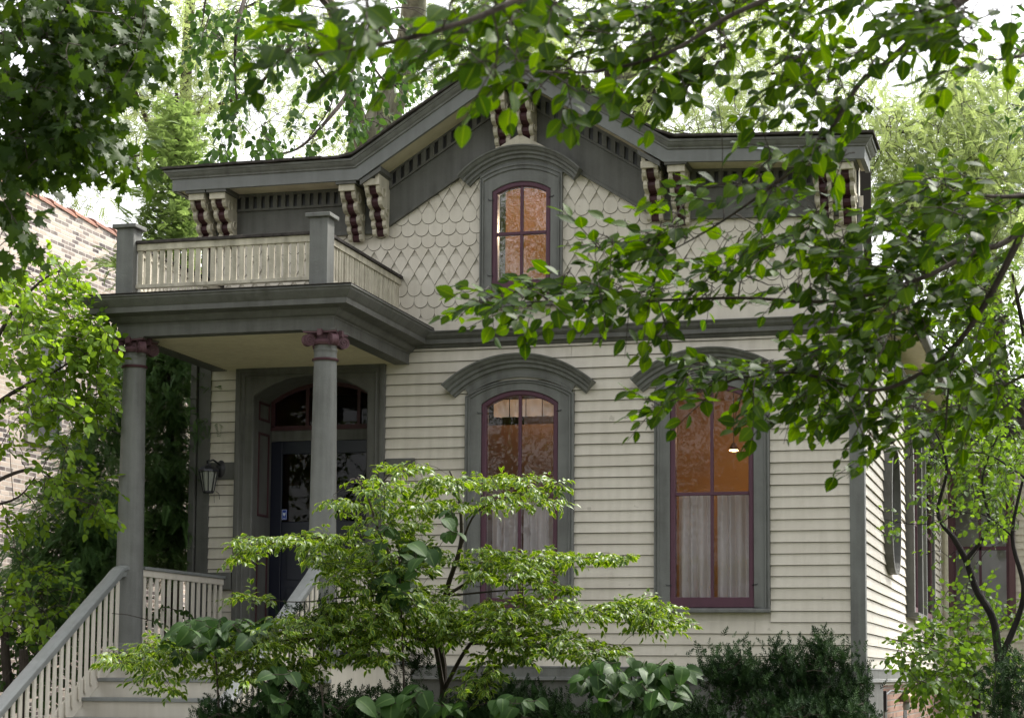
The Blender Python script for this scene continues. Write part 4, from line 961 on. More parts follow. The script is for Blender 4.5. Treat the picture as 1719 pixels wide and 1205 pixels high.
# ---- T1: the street tree whose branches hang across the top and right of the view
def street_tree():
    base = ground_at(2500, 8.2); root = plant('street_tree', 'leafy tree overhanging from the right, oval leaves across the gable and upper sky', 'tree', tuple(base))
    wd = Wood(); tk = MB()
    fork = W(2480, -250, 8.2)
    wd.limb([base, base+(fork-base)*.5+np.array([.05, .1, 0]), fork], .22, .13, 14, tk); obj('trunk', tk, M['bark'], root, smooth=True)
    Pz = lambda L: [W(*q) for q in L]
    for L, r0, r1 in (
        ([(2480, -250, 8.2), (2000, 150, 7.6), (1719, 385, 7.2), (1640, 420, 7.1), (1540, 470, 7), (1400, 505, 7), (1240, 500, 7), (1080, 505, 7), (940, 505, 7), (830, 510, 7)], .016, .002),
        ([(1719, 385, 7.2), (1660, 500, 7.2), (1600, 585, 7.2), (1540, 630, 7.2), (1460, 655, 7.2), (1330, 625, 7.2), (1200, 645, 7.2), (1110, 680, 7.2)], .014, .003),
        ([(1600, 585, 7.2), (1592, 660, 7.3), (1588, 720, 7.3)], .007, .003),
        ([(2480, -250, 8.2), (2050, -200, 7.2), (1760, -90, 6.6), (1610, 5, 6.4), (1540, 60, 6.4), (1490, 105, 6.4), (1440, 145, 6.5), (1380, 240, 6.5), (1300, 310, 6.6), (1200, 380, 6.8), (1110, 430, 6.9)], .024, .002),
        ([(1760, -90, 6.6), (1560, -60, 6.3), (1350, -20, 6.2), (1230, 25, 6.1), (1120, 90, 6.0), (1000, 120, 6.0), (900, 120, 5.6)], .014, .003),
        ([(2050, -200, 7.2), (1700, -260, 6.0), (1300, -160, 5.2), (980, -50, 4.9), (800, 30, 4.7), (640, 75, 4.6), (520, 95, 4.6)], .018, .003),
        ([(2000, 150, 7.6), (1900, 120, 6.6), (1780, 90, 5.9), (1680, 100, 5.6)], .02, .005),
        ([(2000, 150, 7.6), (1850, 300, 7.4), (1700, 330, 7.2), (1600, 320, 7.1)], .02, .004),
        ([(1850, 300, 7.4), (1830, 480, 7.4), (1760, 600, 7.4), (1680, 650, 7.4)], .018, .004)):
        wd.limb(Pz(L), r0, r1, 8)
    G = [(590, 35, 115, 30, 16, 4.6, 1), (520, 100, 100, 22, 12, 4.6, 1), (640, 95, 60, 30, 8, 4.7, 1), (770, 30, 80, 30, 14, 4.9, 1), (560, 130, 25, 20, 2, 4.6, 1),
         (800, 90, 80, 40, 18, 5.3, 1), (865, 140, 45, 30, 9, 5.3, 1), (905, 190, 40, 16, 5, 5.4, 1), (900, 30, 90, 35, 20, 5.4, 1),
         (1000, 30, 130, 40, 32, 5.9, 1), (1010, 110, 110, 50, 30, 6, 1), (960, 180, 60, 20, 8, 6, 1), (1180, 30, 130, 40, 30, 6.2, 1), (1160, 120, 130, 50, 34, 6.3, 1), (1120, 190, 90, 22, 14, 6.3, 1),
         (1370, 40, 120, 50, 32, 6.4, 1), (1370, 130, 110, 50, 30, 6.5, 1), (1270, 200, 80, 30, 16, 6.5, 1), (1420, 210, 60, 30, 16, 6.5, 1), (1390, 270, 80, 26, 14, 6.5, 1), (1300, 290, 60, 24, 10, 6.5, 1),
         (1260, 330, 70, 24, 12, 6.6, 1), (1180, 350, 70, 24, 12, 6.7, 1), (1130, 410, 80, 26, 20, 6.9, 1), (1050, 425, 70, 20, 12, 6.9, 1), (1350, 350, 60, 24, 8, 6.7, 1),
         (1620, 30, 110, 45, 34, 5.7, 1), (1640, 110, 90, 30, 18, 5.7, 1), (1530, 60, 60, 30, 10, 6.2, 1),
         (850, 512, 110, 22, 22, 7, 0), (960, 500, 90, 34, 28, 7, 0), (1080, 480, 90, 44, 30, 7, 0), (1120, 540, 60, 20, 8, 7, 0), (1190, 470, 80, 40, 22, 7, 0), (1280, 440, 80, 44, 22, 7, 0), (1330, 510, 60, 30, 10, 7, 0),
         (1400, 390, 60, 40, 18, 7, 0), (1420, 470, 70, 60, 28, 7, 0), (1500, 420, 70, 60, 26, 7, 0), (1500, 540, 80, 60, 34, 7.1, 0), (1590, 340, 110, 40, 30, 7.1, 0), (1600, 440, 110, 60, 40, 7.1, 0), (1680, 360, 60, 60, 20, 7.1, 0),
         (1620, 560, 80, 70, 34, 7.3, 0), (1690, 620, 40, 100, 20, 7.4, 0), (1420, 590, 60, 50, 24, 7.2, 0), (1350, 640, 60, 40, 18, 7.2, 0), (1230, 625, 80, 22, 18, 7.2, 0), (1140, 655, 50, 20, 10, 7.2, 0), (1095, 690, 30, 12, 5, 7.2, 0), (1190, 690, 30, 10, 3, 7.2, 0),
         (1290, 650, 60, 26, 12, 7.2, 0), (1280, 720, 22, 20, 5, 7.2, 0), (1400, 690, 70, 36, 20, 7.3, 0), (1480, 650, 70, 50, 24, 7.3, 0), (1520, 720, 60, 30, 12, 7.3, 0), (1600, 680, 90, 50, 24, 7.4, 0), (1470, 760, 40, 20, 5, 7.3, 0)]
    Lv = Leaves(); pts = []
    for px, py, rx, ry, n, Z, k in G:
        if k == 1:
            if px > 780 and 170 < py < 360 and px < 1340: n *= .45
            py -= 26
        else: py -= 12
        for a in ell(px, py, rx, ry, max(1, int(n*((.80 if px > 1330 else .68) if k == 0 else .70 if px > 760 else .5))), Z, .22): pts.append((a, k))
    allp = sort_near([p for p, _ in pts], wd.nodes)
    flow = -CR*.75+np.array([0, 0, -.30])
    for a in allp:
        d = wd.join(a, .0022)
        twig_leaves(Lv, a-d*.04, d, int(rng.integers(5, 8)), .066, .18, flow=flow+rv(.4), droop=.12, upn=tuple(np.array([0, 0, 1.0])-CF*.40), tilt=.40, wood=wd, rj=.25)
    # crown above and behind the viewer, shading the front garden and mirrored in the glass
    top = fork+np.array([0, 0, 2.5]); wd.limb([fork, top], .12, .06, 8)
    for q in ((-3, -2.5, 1.5), (1.5, -3, 2), (3, 1, 1.5), (-2, 2.5, 3.2), (-5, -1, 2.5), (0, 0, 4)):
        wd.limb([top, top+np.array(q)*.55+rv(.2), top+np.array(q)], .05, .015, 6)
    ctr = top+np.array([-1.5, -1.0, 2.2])
    for _ in range(300):
        u = norm(rv())*rng.random()**.4*np.array([5.2, 4.0, 2.0]); a = ctr+u
        d = wd.join(a, .004)
        twig_leaves(Lv, a, d, 7, .13, .35, droop=.3, tilt=.6)
    Lv.build('foliage', T_ovate, LM['elm'], root); finish(wd, root, M['bark'])
street_tree()
# ---- T2: maple at the upper left
def maple():
    base = ground_at(-900, 10.0); root = plant('maple_tree', 'dark maple filling the upper left corner with pointed lobed leaves', 'tree', tuple(base))
    wd = Wood(); tk = MB(); fork = W(-900, 200, 10.0)
    wd.limb([base, (base+fork)/2+np.array([.1, 0, 0]), fork], .26, .16, 14, tk); obj('trunk', tk, M['bark'], root, smooth=True)
    Pz = lambda L: [W(*q) for q in L]
    for L, r0, r1 in (([(-900, 200, 10), (-500, 60, 9.8), (-150, 60, 9.6), (80, 60, 9.5), (230, 30, 9.4)], .07, .006), ([(-500, 60, 9.8), (-200, 200, 9.6), (20, 190, 9.4), (160, 220, 9.3), (235, 285, 9.3)], .035, .005),
                      ([(-200, 200, 9.6), (-80, 330, 9.5), (10, 380, 9.4), (40, 410, 9.4)], .02, .004), ([(-150, 60, 9.6), (40, -40, 9.3), (200, -60, 9.2)], .03, .006)):
        wd.limb(Pz(L), r0, r1, 8)
    G = [(60, 20, 120, 50, 70, 9.4), (200, 30, 85, 42, 60, 9.3), (60, 110, 110, 55, 75, 9.4), (180, 100, 95, 40, 55, 9.3), (235, 75, 42, 36, 16, 9.3), (50, 200, 110, 50, 62, 9.4), (130, 190, 60, 45, 34, 9.3), (215, 145, 30, 14, 6, 9.3),
         (40, 275, 70, 32, 26, 9.4), (120, 250, 70, 26, 24, 9.3), (180, 250, 40, 24, 12, 9.3), (90, 290, 70, 12, 8, 9.3), (215, 285, 42, 10, 9, 9.3), (15, 340, 26, 34, 10, 9.4), (45, 400, 26, 22, 7, 9.4), (5, 450, 8, 14, 2, 9.4), (20, 370, 20, 20, 4, 9.4)]
    pts = []
    for px, py, rx, ry, n, Z in G: pts += ell(px-18, py-14, rx, ry*.95, int(n*1.0), Z, .35)
    Lv = Leaves()
    for a in sort_near(pts, wd.nodes):
        d = wd.join(a, .0025)
        twig_leaves(Lv, a-d*.04, d, int(rng.integers(4, 7)), .078, .18, flow=CR*.4+np.array([0, 0, -.3])+rv(.4), droop=.55, upn=tuple(np.array([0, 0, .7])-CF*.5), tilt=.5)
    Lv.build('foliage', T_maple, LM['maple'], root); finish(wd, root, M['bark'])
maple()
# ---- T3: big old tree behind the house, hanging leaf sprays
def back_elm():
    base = ground_at(560, 32.0); root = plant('elm_tree', 'tall old elm with furrowed trunk behind the roof, hanging sprays left of the gable', 'tree', tuple(base))
    wd = Wood(); tk = MB(); Pz = lambda L: [W(*q) for q in L]
    wd.limb([base]+Pz([(590, 500, 32), (615, 262, 32), (645, 195, 32), (690, 60, 32), (700, -120, 31)]), .5, .16, 16, tk)
    wd.limb(Pz([(612, 260, 32), (590, 150, 31), (560, 20, 30), (500, -80, 28)]), .16, .06, 10, tk); obj('trunk', tk, M['bark_pale'], root, smooth=True)
    for L, r0, r1 in (([(560, 20, 30), (480, -60, 27), (430, -40, 24), (400, 40, 22.5), (395, 120, 22.5), (400, 190, 22.5)], .05, .006), ([(430, -40, 24), (360, -40, 22.5), (340, 40, 22.5)], .03, .006), ([(480, -60, 27), (500, -20, 24), (520, 80, 23), (560, 160, 23), (520, 230, 23)], .03, .005),
                      ([(690, 60, 32), (640, 20, 28), (610, 60, 25), (640, 130, 24), (690, 150, 24)], .04, .006), ([(590, 150, 31), (560, 190, 30), (500, 250, 29.5), (430, 262, 29)], .05, .008), ([(700, -120, 31), (820, -60, 29), (900, 30, 28)], .06, .01)):
        wd.limb(Pz(L), r0, r1, 6)
    G = [(370, 25, 50, 28, 22, 22.5), (345, 75, 30, 26, 12, 22.5), (410, 90, 34, 26, 14, 22.5), (398, 145, 22, 20, 8, 22.5), (392, 195, 14, 26, 7, 22.5), (374, 248, 18, 22, 10, 22.5), (450, 222, 36, 16, 14, 23), (480, 60, 50, 40, 16, 23), (505, 200, 30, 22, 6, 23),
         (560, 60, 50, 40, 18, 23), (545, 130, 40, 30, 10, 23), (520, 235, 14, 14, 4, 23), (600, 140, 40, 36, 16, 24), (590, 200, 30, 22, 11, 24), (655, 200, 26, 16, 8, 24), (650, 110, 50, 40, 18, 24), (700, 130, 40, 36, 14, 24), (715, 60, 60, 30, 14, 24), (455, 10, 60, 20, 12, 23), (800, 20, 90, 30, 14, 27), (620, 20, 60, 24, 12, 24)]
    pts = []
    for px, py, rx, ry, n, Z in G: pts += ell(px, py, rx, ry, int(n*.9), Z, .5)
    Lv = Leaves()
    for a in sort_near(pts, wd.nodes):
        d = wd.join(a, .005, mb=None)
        twig_leaves(Lv, a, d, int(rng.integers(6, 9)), .105, .34, flow=np.array([0, 0, -.7])+rv(.3), droop=.6, upn=tuple(np.array([0, 0, .4])-CF*.6), tilt=.7)
    Lv.build('foliage', T_ovate, LM['mid'], root); finish(wd, root, M['bark'])
back_elm()
# ---- T4: honey locusts, thin pale foliage against the sky
def locust(label, trunk, limbs, G, size=.21, m='locust', tr=(.25, .1), bark='bark', nf=2.2):
    base = ground_at(trunk[0][0], trunk[0][2]); root = plant('locust_tree', label, 'tree', tuple(base), 'honey locusts behind the house')
    wd = Wood(); tk = MB(); Pz = lambda L: [W(*q) for q in L]
    wd.limb([base]+Pz(trunk), tr[0], tr[1], 12, tk); obj('trunk', tk, M[bark], root, smooth=True)
    for L, r0, r1 in limbs: wd.limb(Pz(L), r0, r1, 6)
    pts = []
    for px, py, rx, ry, n, Z in G: pts += ell(px, py, rx, ry, int(n*1.35), Z, 1.4)
    Lv = Leaves()
    for a in sort_near(pts, wd.nodes):
        d = wd.join(a, .007, n=3)
        for _ in range(int(nf*3.4)):
            p = a+rv(.26); dd = norm(d*.4+rv(.8)+np.array([0, 0, -.1])); Lv.add(p, dd, norm(np.array([0, 0, 1])+rv(.5)), size*(.7+.6*rng.random()))
    Lv.build('foliage', T_locust, LM[m], root); finish(wd, root, M['bark'])
locust('thin pale locust with a leaning dark trunk, seen between the maple and the elm', [(325, 700, 36), (318, 330, 36), (312, 200, 36), (316, 60, 36), (330, -100, 36)],
       [([(318, 330, 36), (270, 250, 35), (230, 160, 34), (215, 90, 34)], .07, .02), ([(312, 200, 36), (360, 180, 35), (440, 140, 34), (470, 60, 34)], .06, .02), ([(318, 330, 36), (250, 260, 34.5), (180, 290, 34), (100, 320, 34)], .04, .01), ([(316, 60, 36), (400, 20, 35), (480, -20, 34)], .05, .02)],
       [(300, 80, 110, 90, 90, 35), (260, 200, 70, 60, 70, 35), (420, 60, 110, 70, 70, 34), (440, 180, 110, 60, 40, 34), (240, 300, 40, 30, 16, 34), (120, 340, 90, 30, 14, 34), (520, 110, 60, 80, 30, 34), (330, 200, 40, 60, 40, 34), (560, 230, 80, 30, 30, 34)], tr=(.2, .08))
locust('pale locust with grey forking limbs rising behind the right slope of the gable', [(1000, 600, 34), (1010, 300, 34), (1025, 170, 34), (1060, 120, 34), (1150, 60, 34), (1260, 20, 34)],
       [([(1010, 300, 34), (1070, 200, 34), (1100, 150, 34), (1150, 118, 33.5), (1230, 70, 33)], .17, .05), ([(1025, 170, 34), (1020, 80, 34), (1010, -40, 34)], .10, .04), ([(1150, 118, 33.5), (1230, 130, 33), (1330, 120, 33)], .05, .02), ([(1025, 170, 34), (900, 100, 33), (800, 40, 33), (700, 90, 33)], .06, .02), ([(1100, 150, 34), (1110, 210, 33), (1160, 225, 33)], .03, .01)],
       [(1000, 60, 150, 70, 90, 33), (1180, 100, 130, 80, 90, 33), (1300, 60, 120, 70, 70, 33), (1150, 215, 110, 22, 60, 33), (1280, 200, 90, 40, 50, 33), (820, 50, 130, 50, 70, 33), (720, 120, 70, 50, 30, 33), (1060, 180, 50, 30, 14, 33), (900, 90, 60, 40, 30, 33)], tr=(.35, .05), bark='bark_pale')
locust('broad pale yellow-green locust crown beyond the right end of the false front', [(1680, 900, 33), (1670, 560, 33), (1640, 300, 33), (1600, 120, 33)],
       [([(1670, 560, 33), (1560, 380, 32), (1480, 300, 32)], .09, .02), ([(1640, 300, 33), (1720, 220, 32), (1780, 120, 32)], .07, .02), ([(1640, 300, 33), (1560, 240, 32), (1480, 210, 32)], .06, .02), ([(1670, 560, 33), (1760, 420, 32)], .05, .02)],
       [(1600, 240, 130, 70, 260, 32), (1560, 340, 100, 50, 150, 32), (1700, 300, 70, 90, 150, 32), (1480, 250, 50, 70, 60, 32), (1640, 150, 90, 50, 90, 32), (1650, 420, 110, 80, 130, 32), (1420, 130, 70, 60, 30, 32)], tr=(.28, .1), nf=2.6)
# ---- broadleaf masses on the right behind the house and at the left
def bush_tree(name, label, cat, trunk, tr, limbs, G, T, m, size, nl=6, L=.28, flow=None, dz=.6, bark='bark', group=None, droop=.3, tilt=.6, upn=(0, 0, 1), smallr=.004, dens=1.0):
    base = ground_at(trunk[0][0], trunk[0][2]); root = plant(name, label, cat, tuple(base), group)
    wd = Wood(); tk = MB(); Pz = lambda q: [W(*r) for r in q]
    wd.limb([base]+Pz(trunk), tr[0], tr[1], 10, tk); obj('trunk', tk, M[bark], root, smooth=True)
    for q, r0, r1 in limbs: wd.limb(Pz(q), r0, r1, 6)
    pts = []
    for px, py, rx, ry, n, Z in G: pts += ell(px, py, rx, ry, int(n*dens), Z, dz)
    Lv = Leaves()
    for a in sort_near(pts, wd.nodes):
        d = wd.join(a, smallr, n=4)
        twig_leaves(Lv, a-d*L*.3, d, nl, size, L, flow=(None if flow is None else np.array(flow)+rv(.4)), droop=droop, tilt=tilt, upn=upn)
    Lv.build('foliage', T, LM[m], root); finish(wd, root, M['bark'] if bark == 'bark' else M[bark])
    return root
bush_tree('broadleaf_tree', 'sunny yellow-green tree filling the gap right of the side wall', 'tree', [(1830, 1000, 29), (1800, 760, 29), (1720, 560, 29)], (.16, .07),
          [([(1800, 760, 29), (1660, 640, 28.5), (1560, 560, 28)], .05, .015), ([(1720, 560, 29), (1700, 460, 28.5)], .05, .02)],
          [(1600, 470, 110, 80, 170, 29), (1660, 600, 90, 90, 180, 29), (1560, 620, 60, 80, 100, 28.5), (1620, 740, 100, 70, 120, 28.5), (1690, 800, 40, 80, 60, 28.5)], T_small, 'right', .12, 8, .4, dz=1.0)
bush_tree('broadleaf_tree', 'bright lime tree with layered branches left of the porch, in front of the brick wall', 'tree', [(-120, 1000, 19.5), (-90, 860, 19.5), (-60, 720, 19.5)], (.12, .06),
          [([(-60, 720, 19.5), (20, 660, 19.3), (80, 630, 19.2), (150, 590, 19.2)], .03, .006), ([(-60, 720, 19.5), (0, 560, 19.4), (60, 480, 19.4), (110, 450, 19.4)], .03, .006), ([(-90, 860, 19.5), (10, 800, 19.2), (70, 790, 19), (110, 830, 19), (170, 850, 19)], .025, .005), ([(-90, 860, 19.5), (20, 840, 19.2), (60, 800, 19.1)], .02, .005)],
          [(50, 480, 90, 40, 60, 19.4), (90, 540, 95, 40, 75, 19.3), (60, 600, 80, 40, 60, 19.3), (150, 590, 45, 40, 36, 19.2), (110, 660, 80, 36, 52, 19.2), (40, 690, 60, 30, 26, 19.2), (150, 700, 40, 24, 16, 19.2), (60, 760, 70, 24, 14, 19), (110, 820, 70, 26, 20, 19), (160, 860, 30, 16, 14, 19), (30, 860, 50, 30, 12, 19), (60, 440, 60, 12, 5, 19.4)],
          T_ovate, 'lime', .085, 8, .26, flow=tuple(CR*.4), droop=.25, tilt=.55, dens=1.35)
bush_tree('garden_shrub', 'yellow-green shrub low beside the brick wall left of the stairs', 'shrub', [(40, 1150, 18.8), (40, 1090, 18.8)], (.06, .04), [],
          [(60, 960, 60, 20, 18, 19.2), (90, 1000, 70, 26, 26, 19.2), (40, 1050, 50, 26, 26, 19.0), (20, 900, 30, 20, 6, 19.2), (20, 1010, 40, 30, 14, 19)], T_ovate, 'lime', .08, 6, .24)
bush_tree('garden_shrub', 'dark leafy shrub at the lower left edge behind the stair rail', 'shrub', [(15, 1200, 19.5), (10, 1100, 19.5), (8, 1060, 19.5)], (.07, .035), [],
          [(20, 1090, 70, 40, 70, 20), (90, 1110, 60, 40, 60, 20), (50, 1160, 90, 30, 60, 19.6), (150, 1060, 60, 60, 60, 20), (260, 1040, 60, 50, 40, 20.5)], T_ovate, 'dark', .075, 7, .2)
# conifers ------------------------------------------------------------
def conifer(name, label, px, Z, trunk_top, G, T, m, size, r=.12, hang=-.35, group=None, dz=.5, per=3, bark='bark'):
    base = ground_at(px, Z); root = plant(name, label, 'tree', tuple(base), group); wd = Wood(); tk = MB()
    wd.limb([base, base*.5+W(px, trunk_top, Z)*.5+np.array([.03, .03, 0]), W(px, trunk_top, Z)], r, .02, 10, tk, sub=14); obj('trunk', tk, M[bark], root, smooth=True)
    Lv = Leaves()
    ax = np.array([base[0], base[1], 0])
    for gx, gy, rx, ry, n, gz in G:
        for a in ell(gx, gy, rx, ry, n, gz, dz):
            rad = a-ax; rad[2] = 0; rl = np.linalg.norm(rad); rad = rad/max(rl, .05)
            st_ = np.array([base[0], base[1], max(.2, a[2]+rl*.15)])
            if rng.random() < .25: wd.mb.tube([st_, (st_+a)/2+np.array([0, 0, .05]), a], [.012, .008, .003], 4)
            for _ in range(per):
                d = norm(rad+np.array([0, 0, hang])+rv(.35)); Lv.add(a+rv(.10), d, norm(np.array([0, 0, 1])+rad*.5+rv(.35)), size*(.6+.7*rng.random()))
    Lv.build('foliage', T, LM[m], root); finish(wd, root, M[bark]); return root
conifer('cedar_tree', 'dark feathery cedar behind the porch railing, between the left column and the door', 285, 22.5, 560, [(290, 640, 50, 60, 90, 22.3), (285, 740, 60, 60, 110, 22.3), (280, 840, 60, 60, 110, 22.2), (290, 920, 50, 40, 70, 22.2), (250, 600, 60, 40, 50, 22.6), (310, 560, 50, 50, 50, 22.6)], T_spray, 'cedar', .17, .12, dz=.4, per=9)
conifer('cedar_tree', 'wide dark cedar left of the porch column with drooping fan sprays', 150, 21.2, 640, [(150, 760, 45, 50, 55, 21), (140, 850, 70, 50, 90, 20.9), (120, 930, 85, 45, 120, 20.8), (90, 1000, 90, 50, 110, 20.7), (180, 900, 40, 60, 60, 20.9), (190, 700, 30, 70, 40, 21.2), (150, 1040, 60, 40, 50, 20.6)], T_spray, 'cedar', .17, .11, dz=.45, per=8)
conifer('arborvitae', 'tall light green arborvitae rising beside the left end of the cornice', 297, 25.5, 150, [(295, 200, 22, 30, 40, 25.5), (300, 250, 34, 34, 80, 25.4), (292, 310, 38, 40, 90, 25.3), (285, 370, 46, 44, 110, 25.2), (290, 440, 52, 44, 120, 25.2), (280, 520, 60, 60, 100, 25.2), (215, 450, 20, 26, 18, 25.3)], T_spray, 'arbor', .17, .14, hang=.3, dz=.4, per=5)
# right: small tree with crooked dark trunk, shrubs
bush_tree('crabapple_tree', 'small tree with crooked black trunk and twiggy branches at the right of the side wall', 'tree',
          [(1690, 1160, 15.5), (1678, 1110, 15.5), (1668, 1040, 15.5), (1640, 990, 15.5), (1622, 940, 15.5), (1600, 900, 15.5)], (.042, .022),
          [([(1600, 900, 15.5), (1575, 860, 15.5), (1590, 780, 15.4), (1560, 700, 15.4)], .022, .006), ([(1622, 940, 15.5), (1660, 880, 15.4), (1650, 800, 15.4), (1690, 700, 15.4)], .02, .005), ([(1678, 1110, 15.5), (1719, 1000, 15.4), (1700, 900, 15.4), (1719, 800, 15.4)], .03, .01), ([(1690, 700, 15.4), (1640, 640, 15.4), (1560, 625, 15.4), (1470, 615, 15.2), (1410, 640, 15.2)], .01, .003), ([(1719, 800, 15.4), (1650, 760, 15.3), (1570, 770, 15.3)], .01, .003), ([(1700, 900, 15.4), (1640, 860, 15.3), (1550, 880, 15.3), (1480, 870, 15.2)], .008, .002), ([(1590, 780, 15.4), (1540, 760, 15.3), (1500, 790, 15.3)], .007, .002)],
          [(1640, 780, 90, 60, 60, 15.4), (1620, 840, 80, 50, 34, 15.4), (1690, 740, 50, 60, 34, 15.4), (1560, 740, 60, 50, 26, 15.4), (1690, 860, 40, 60, 20, 15.4), (1540, 860, 50, 50, 10, 15.4), (1660, 680, 70, 60, 30, 15.4), (1510, 660, 60, 40, 20, 15.3), (1420, 600, 50, 30, 8, 15.2), (1620, 920, 70, 30, 8, 15.4)],
          T_ovate, 'right', .05, 5, .18, flow=tuple(-CR*.4), dz=.35, smallr=.003, bark='bark_black')
bush_tree('garden_shrub', 'bright green layered shrub below the side windows', 'shrub', [(1640, 1200, 17.5), (1640, 1130, 17.5)], (.05, .03), [([(1640, 1130, 17.5), (1560, 1080, 17.3), (1500, 1075, 17.2)], .012, .003)],
          [(1550, 1075, 50, 26, 26, 17.3), (1610, 1060, 60, 36, 46, 17.6), (1580, 1120, 70, 36, 66, 17.4), (1660, 1110, 60, 50, 70, 17.6), (1600, 1170, 80, 34, 60, 17.4), (1690, 1040, 40, 30, 26, 17.8), (1500, 1100, 20, 10, 5, 17.2), (1620, 1000, 60, 30, 16, 18)], T_ovate, 'right', .07, 7, .24, dz=.4)
# yews -----------------------------------------------------------------
def yew(label, px, Z, G, size=.095, group='clipped yews along the front of the beds', m='yew', cat='shrub', dz=.3):
    base = ground_at(px, Z); root = plant('yew_shrub', label, cat, tuple(base), group); wd = Wood(); tk = MB()
    wd.limb([base, base+np.array([.02, 0, .5])], .05, .03, 8, tk); obj('trunk', tk, M['bark'], root, smooth=True); wd.nodes += [base+np.array([0, 0, .3])]; wd.r += [.03]
    Lv = Leaves(); pts = []
    for gx, gy, rx, ry, n, gz in G: pts += ell(gx, gy+(48 if rx > 30 else 10), rx*(1 if rx > 30 else 1.35), ry*(.9 if rx > 30 else 1.45), n, gz, dz if rx > 30 else .08)
    for a in sort_near(pts, wd.nodes):
        d = wd.join(a, .004, n=3)
        for _ in range(9):
            dd = norm(d*.3+np.array([0, 0, .75])+rv(.5)); Lv.add(a+rv(.055), dd, norm(rv()), size*(.5+.6*rng.random()))
    Lv.build('foliage', T_yew, LM[m], root); finish(wd, root, M['bark']); return root
yew('spiky dark yew with upright shoots in front of the house corner', 1390, 13.6, [(1385, 1110, 20, 30, 14, 13.6), (1350, 1150, 60, 26, 60, 13.6), (1420, 1160, 40, 36, 50, 13.6), (1300, 1150, 40, 34, 36, 13.6), (1240, 1140, 22, 34, 24, 13.6), (1315, 1110, 10, 18, 6, 13.6), (1370, 1190, 90, 24, 60, 13.6), (1250, 1190, 60, 20, 40, 13.6), (1436, 1125, 9, 20, 10, 13.6), (1386, 1092, 9, 18, 10, 13.6), (1318, 1098, 8, 18, 9, 13.6), (1352, 1118, 8, 16, 8, 13.6), (1243, 1112, 9, 20, 10, 13.6), (1275, 1128, 8, 14, 9, 13.6), (1386, 1112, 14, 24, 16, 13.6), (1352, 1135, 10, 20, 12, 13.6), (1412, 1140, 9, 20, 10, 13.6), (1318, 1128, 10, 20, 12, 13.6), (1243, 1135, 12, 20, 14, 13.6)])
yew('dark yew mass under the window nearer the corner', 1130, 13.8, [(1190, 1120, 14, 16, 8, 13.8), (1160, 1160, 60, 30, 50, 13.8), (1060, 1170, 70, 34, 70, 13.8), (960, 1170, 60, 30, 50, 13.8), (1120, 1195, 90, 16, 50, 13.7), (900, 1150, 50, 34, 40, 13.9), (1222, 1100, 7, 14, 6, 13.8), (1200, 1118, 8, 12, 6, 13.8)])
yew('deep green yew behind the variegated dogwood trunk', 760, 14.0, [(840, 1140, 60, 30, 50, 14.2), (760, 1170, 70, 40, 70, 14.0), (660, 1150, 60, 40, 60, 14.2), (830, 1190, 80, 20, 50, 13.9), (695, 1110, 14, 20, 8, 14.2)])
yew('nearly black yew at the foot of the stairs', 480, 13.8, [(380, 1170, 40, 34, 50, 13.8), (470, 1170, 70, 40, 90, 13.8), (570, 1160, 60, 40, 70, 13.8), (480, 1120, 60, 20, 26, 13.9), (560, 1050, 20, 26, 10, 14.0), (495, 1035, 10, 16, 5, 14.0), (600, 1190, 80, 20, 40, 13.7)])
yew('small dark yew in the lower right corner', 1700, 13.2, [(1700, 1150, 30, 40, 36, 13.2), (1680, 1190, 50, 24, 40, 13.2)])
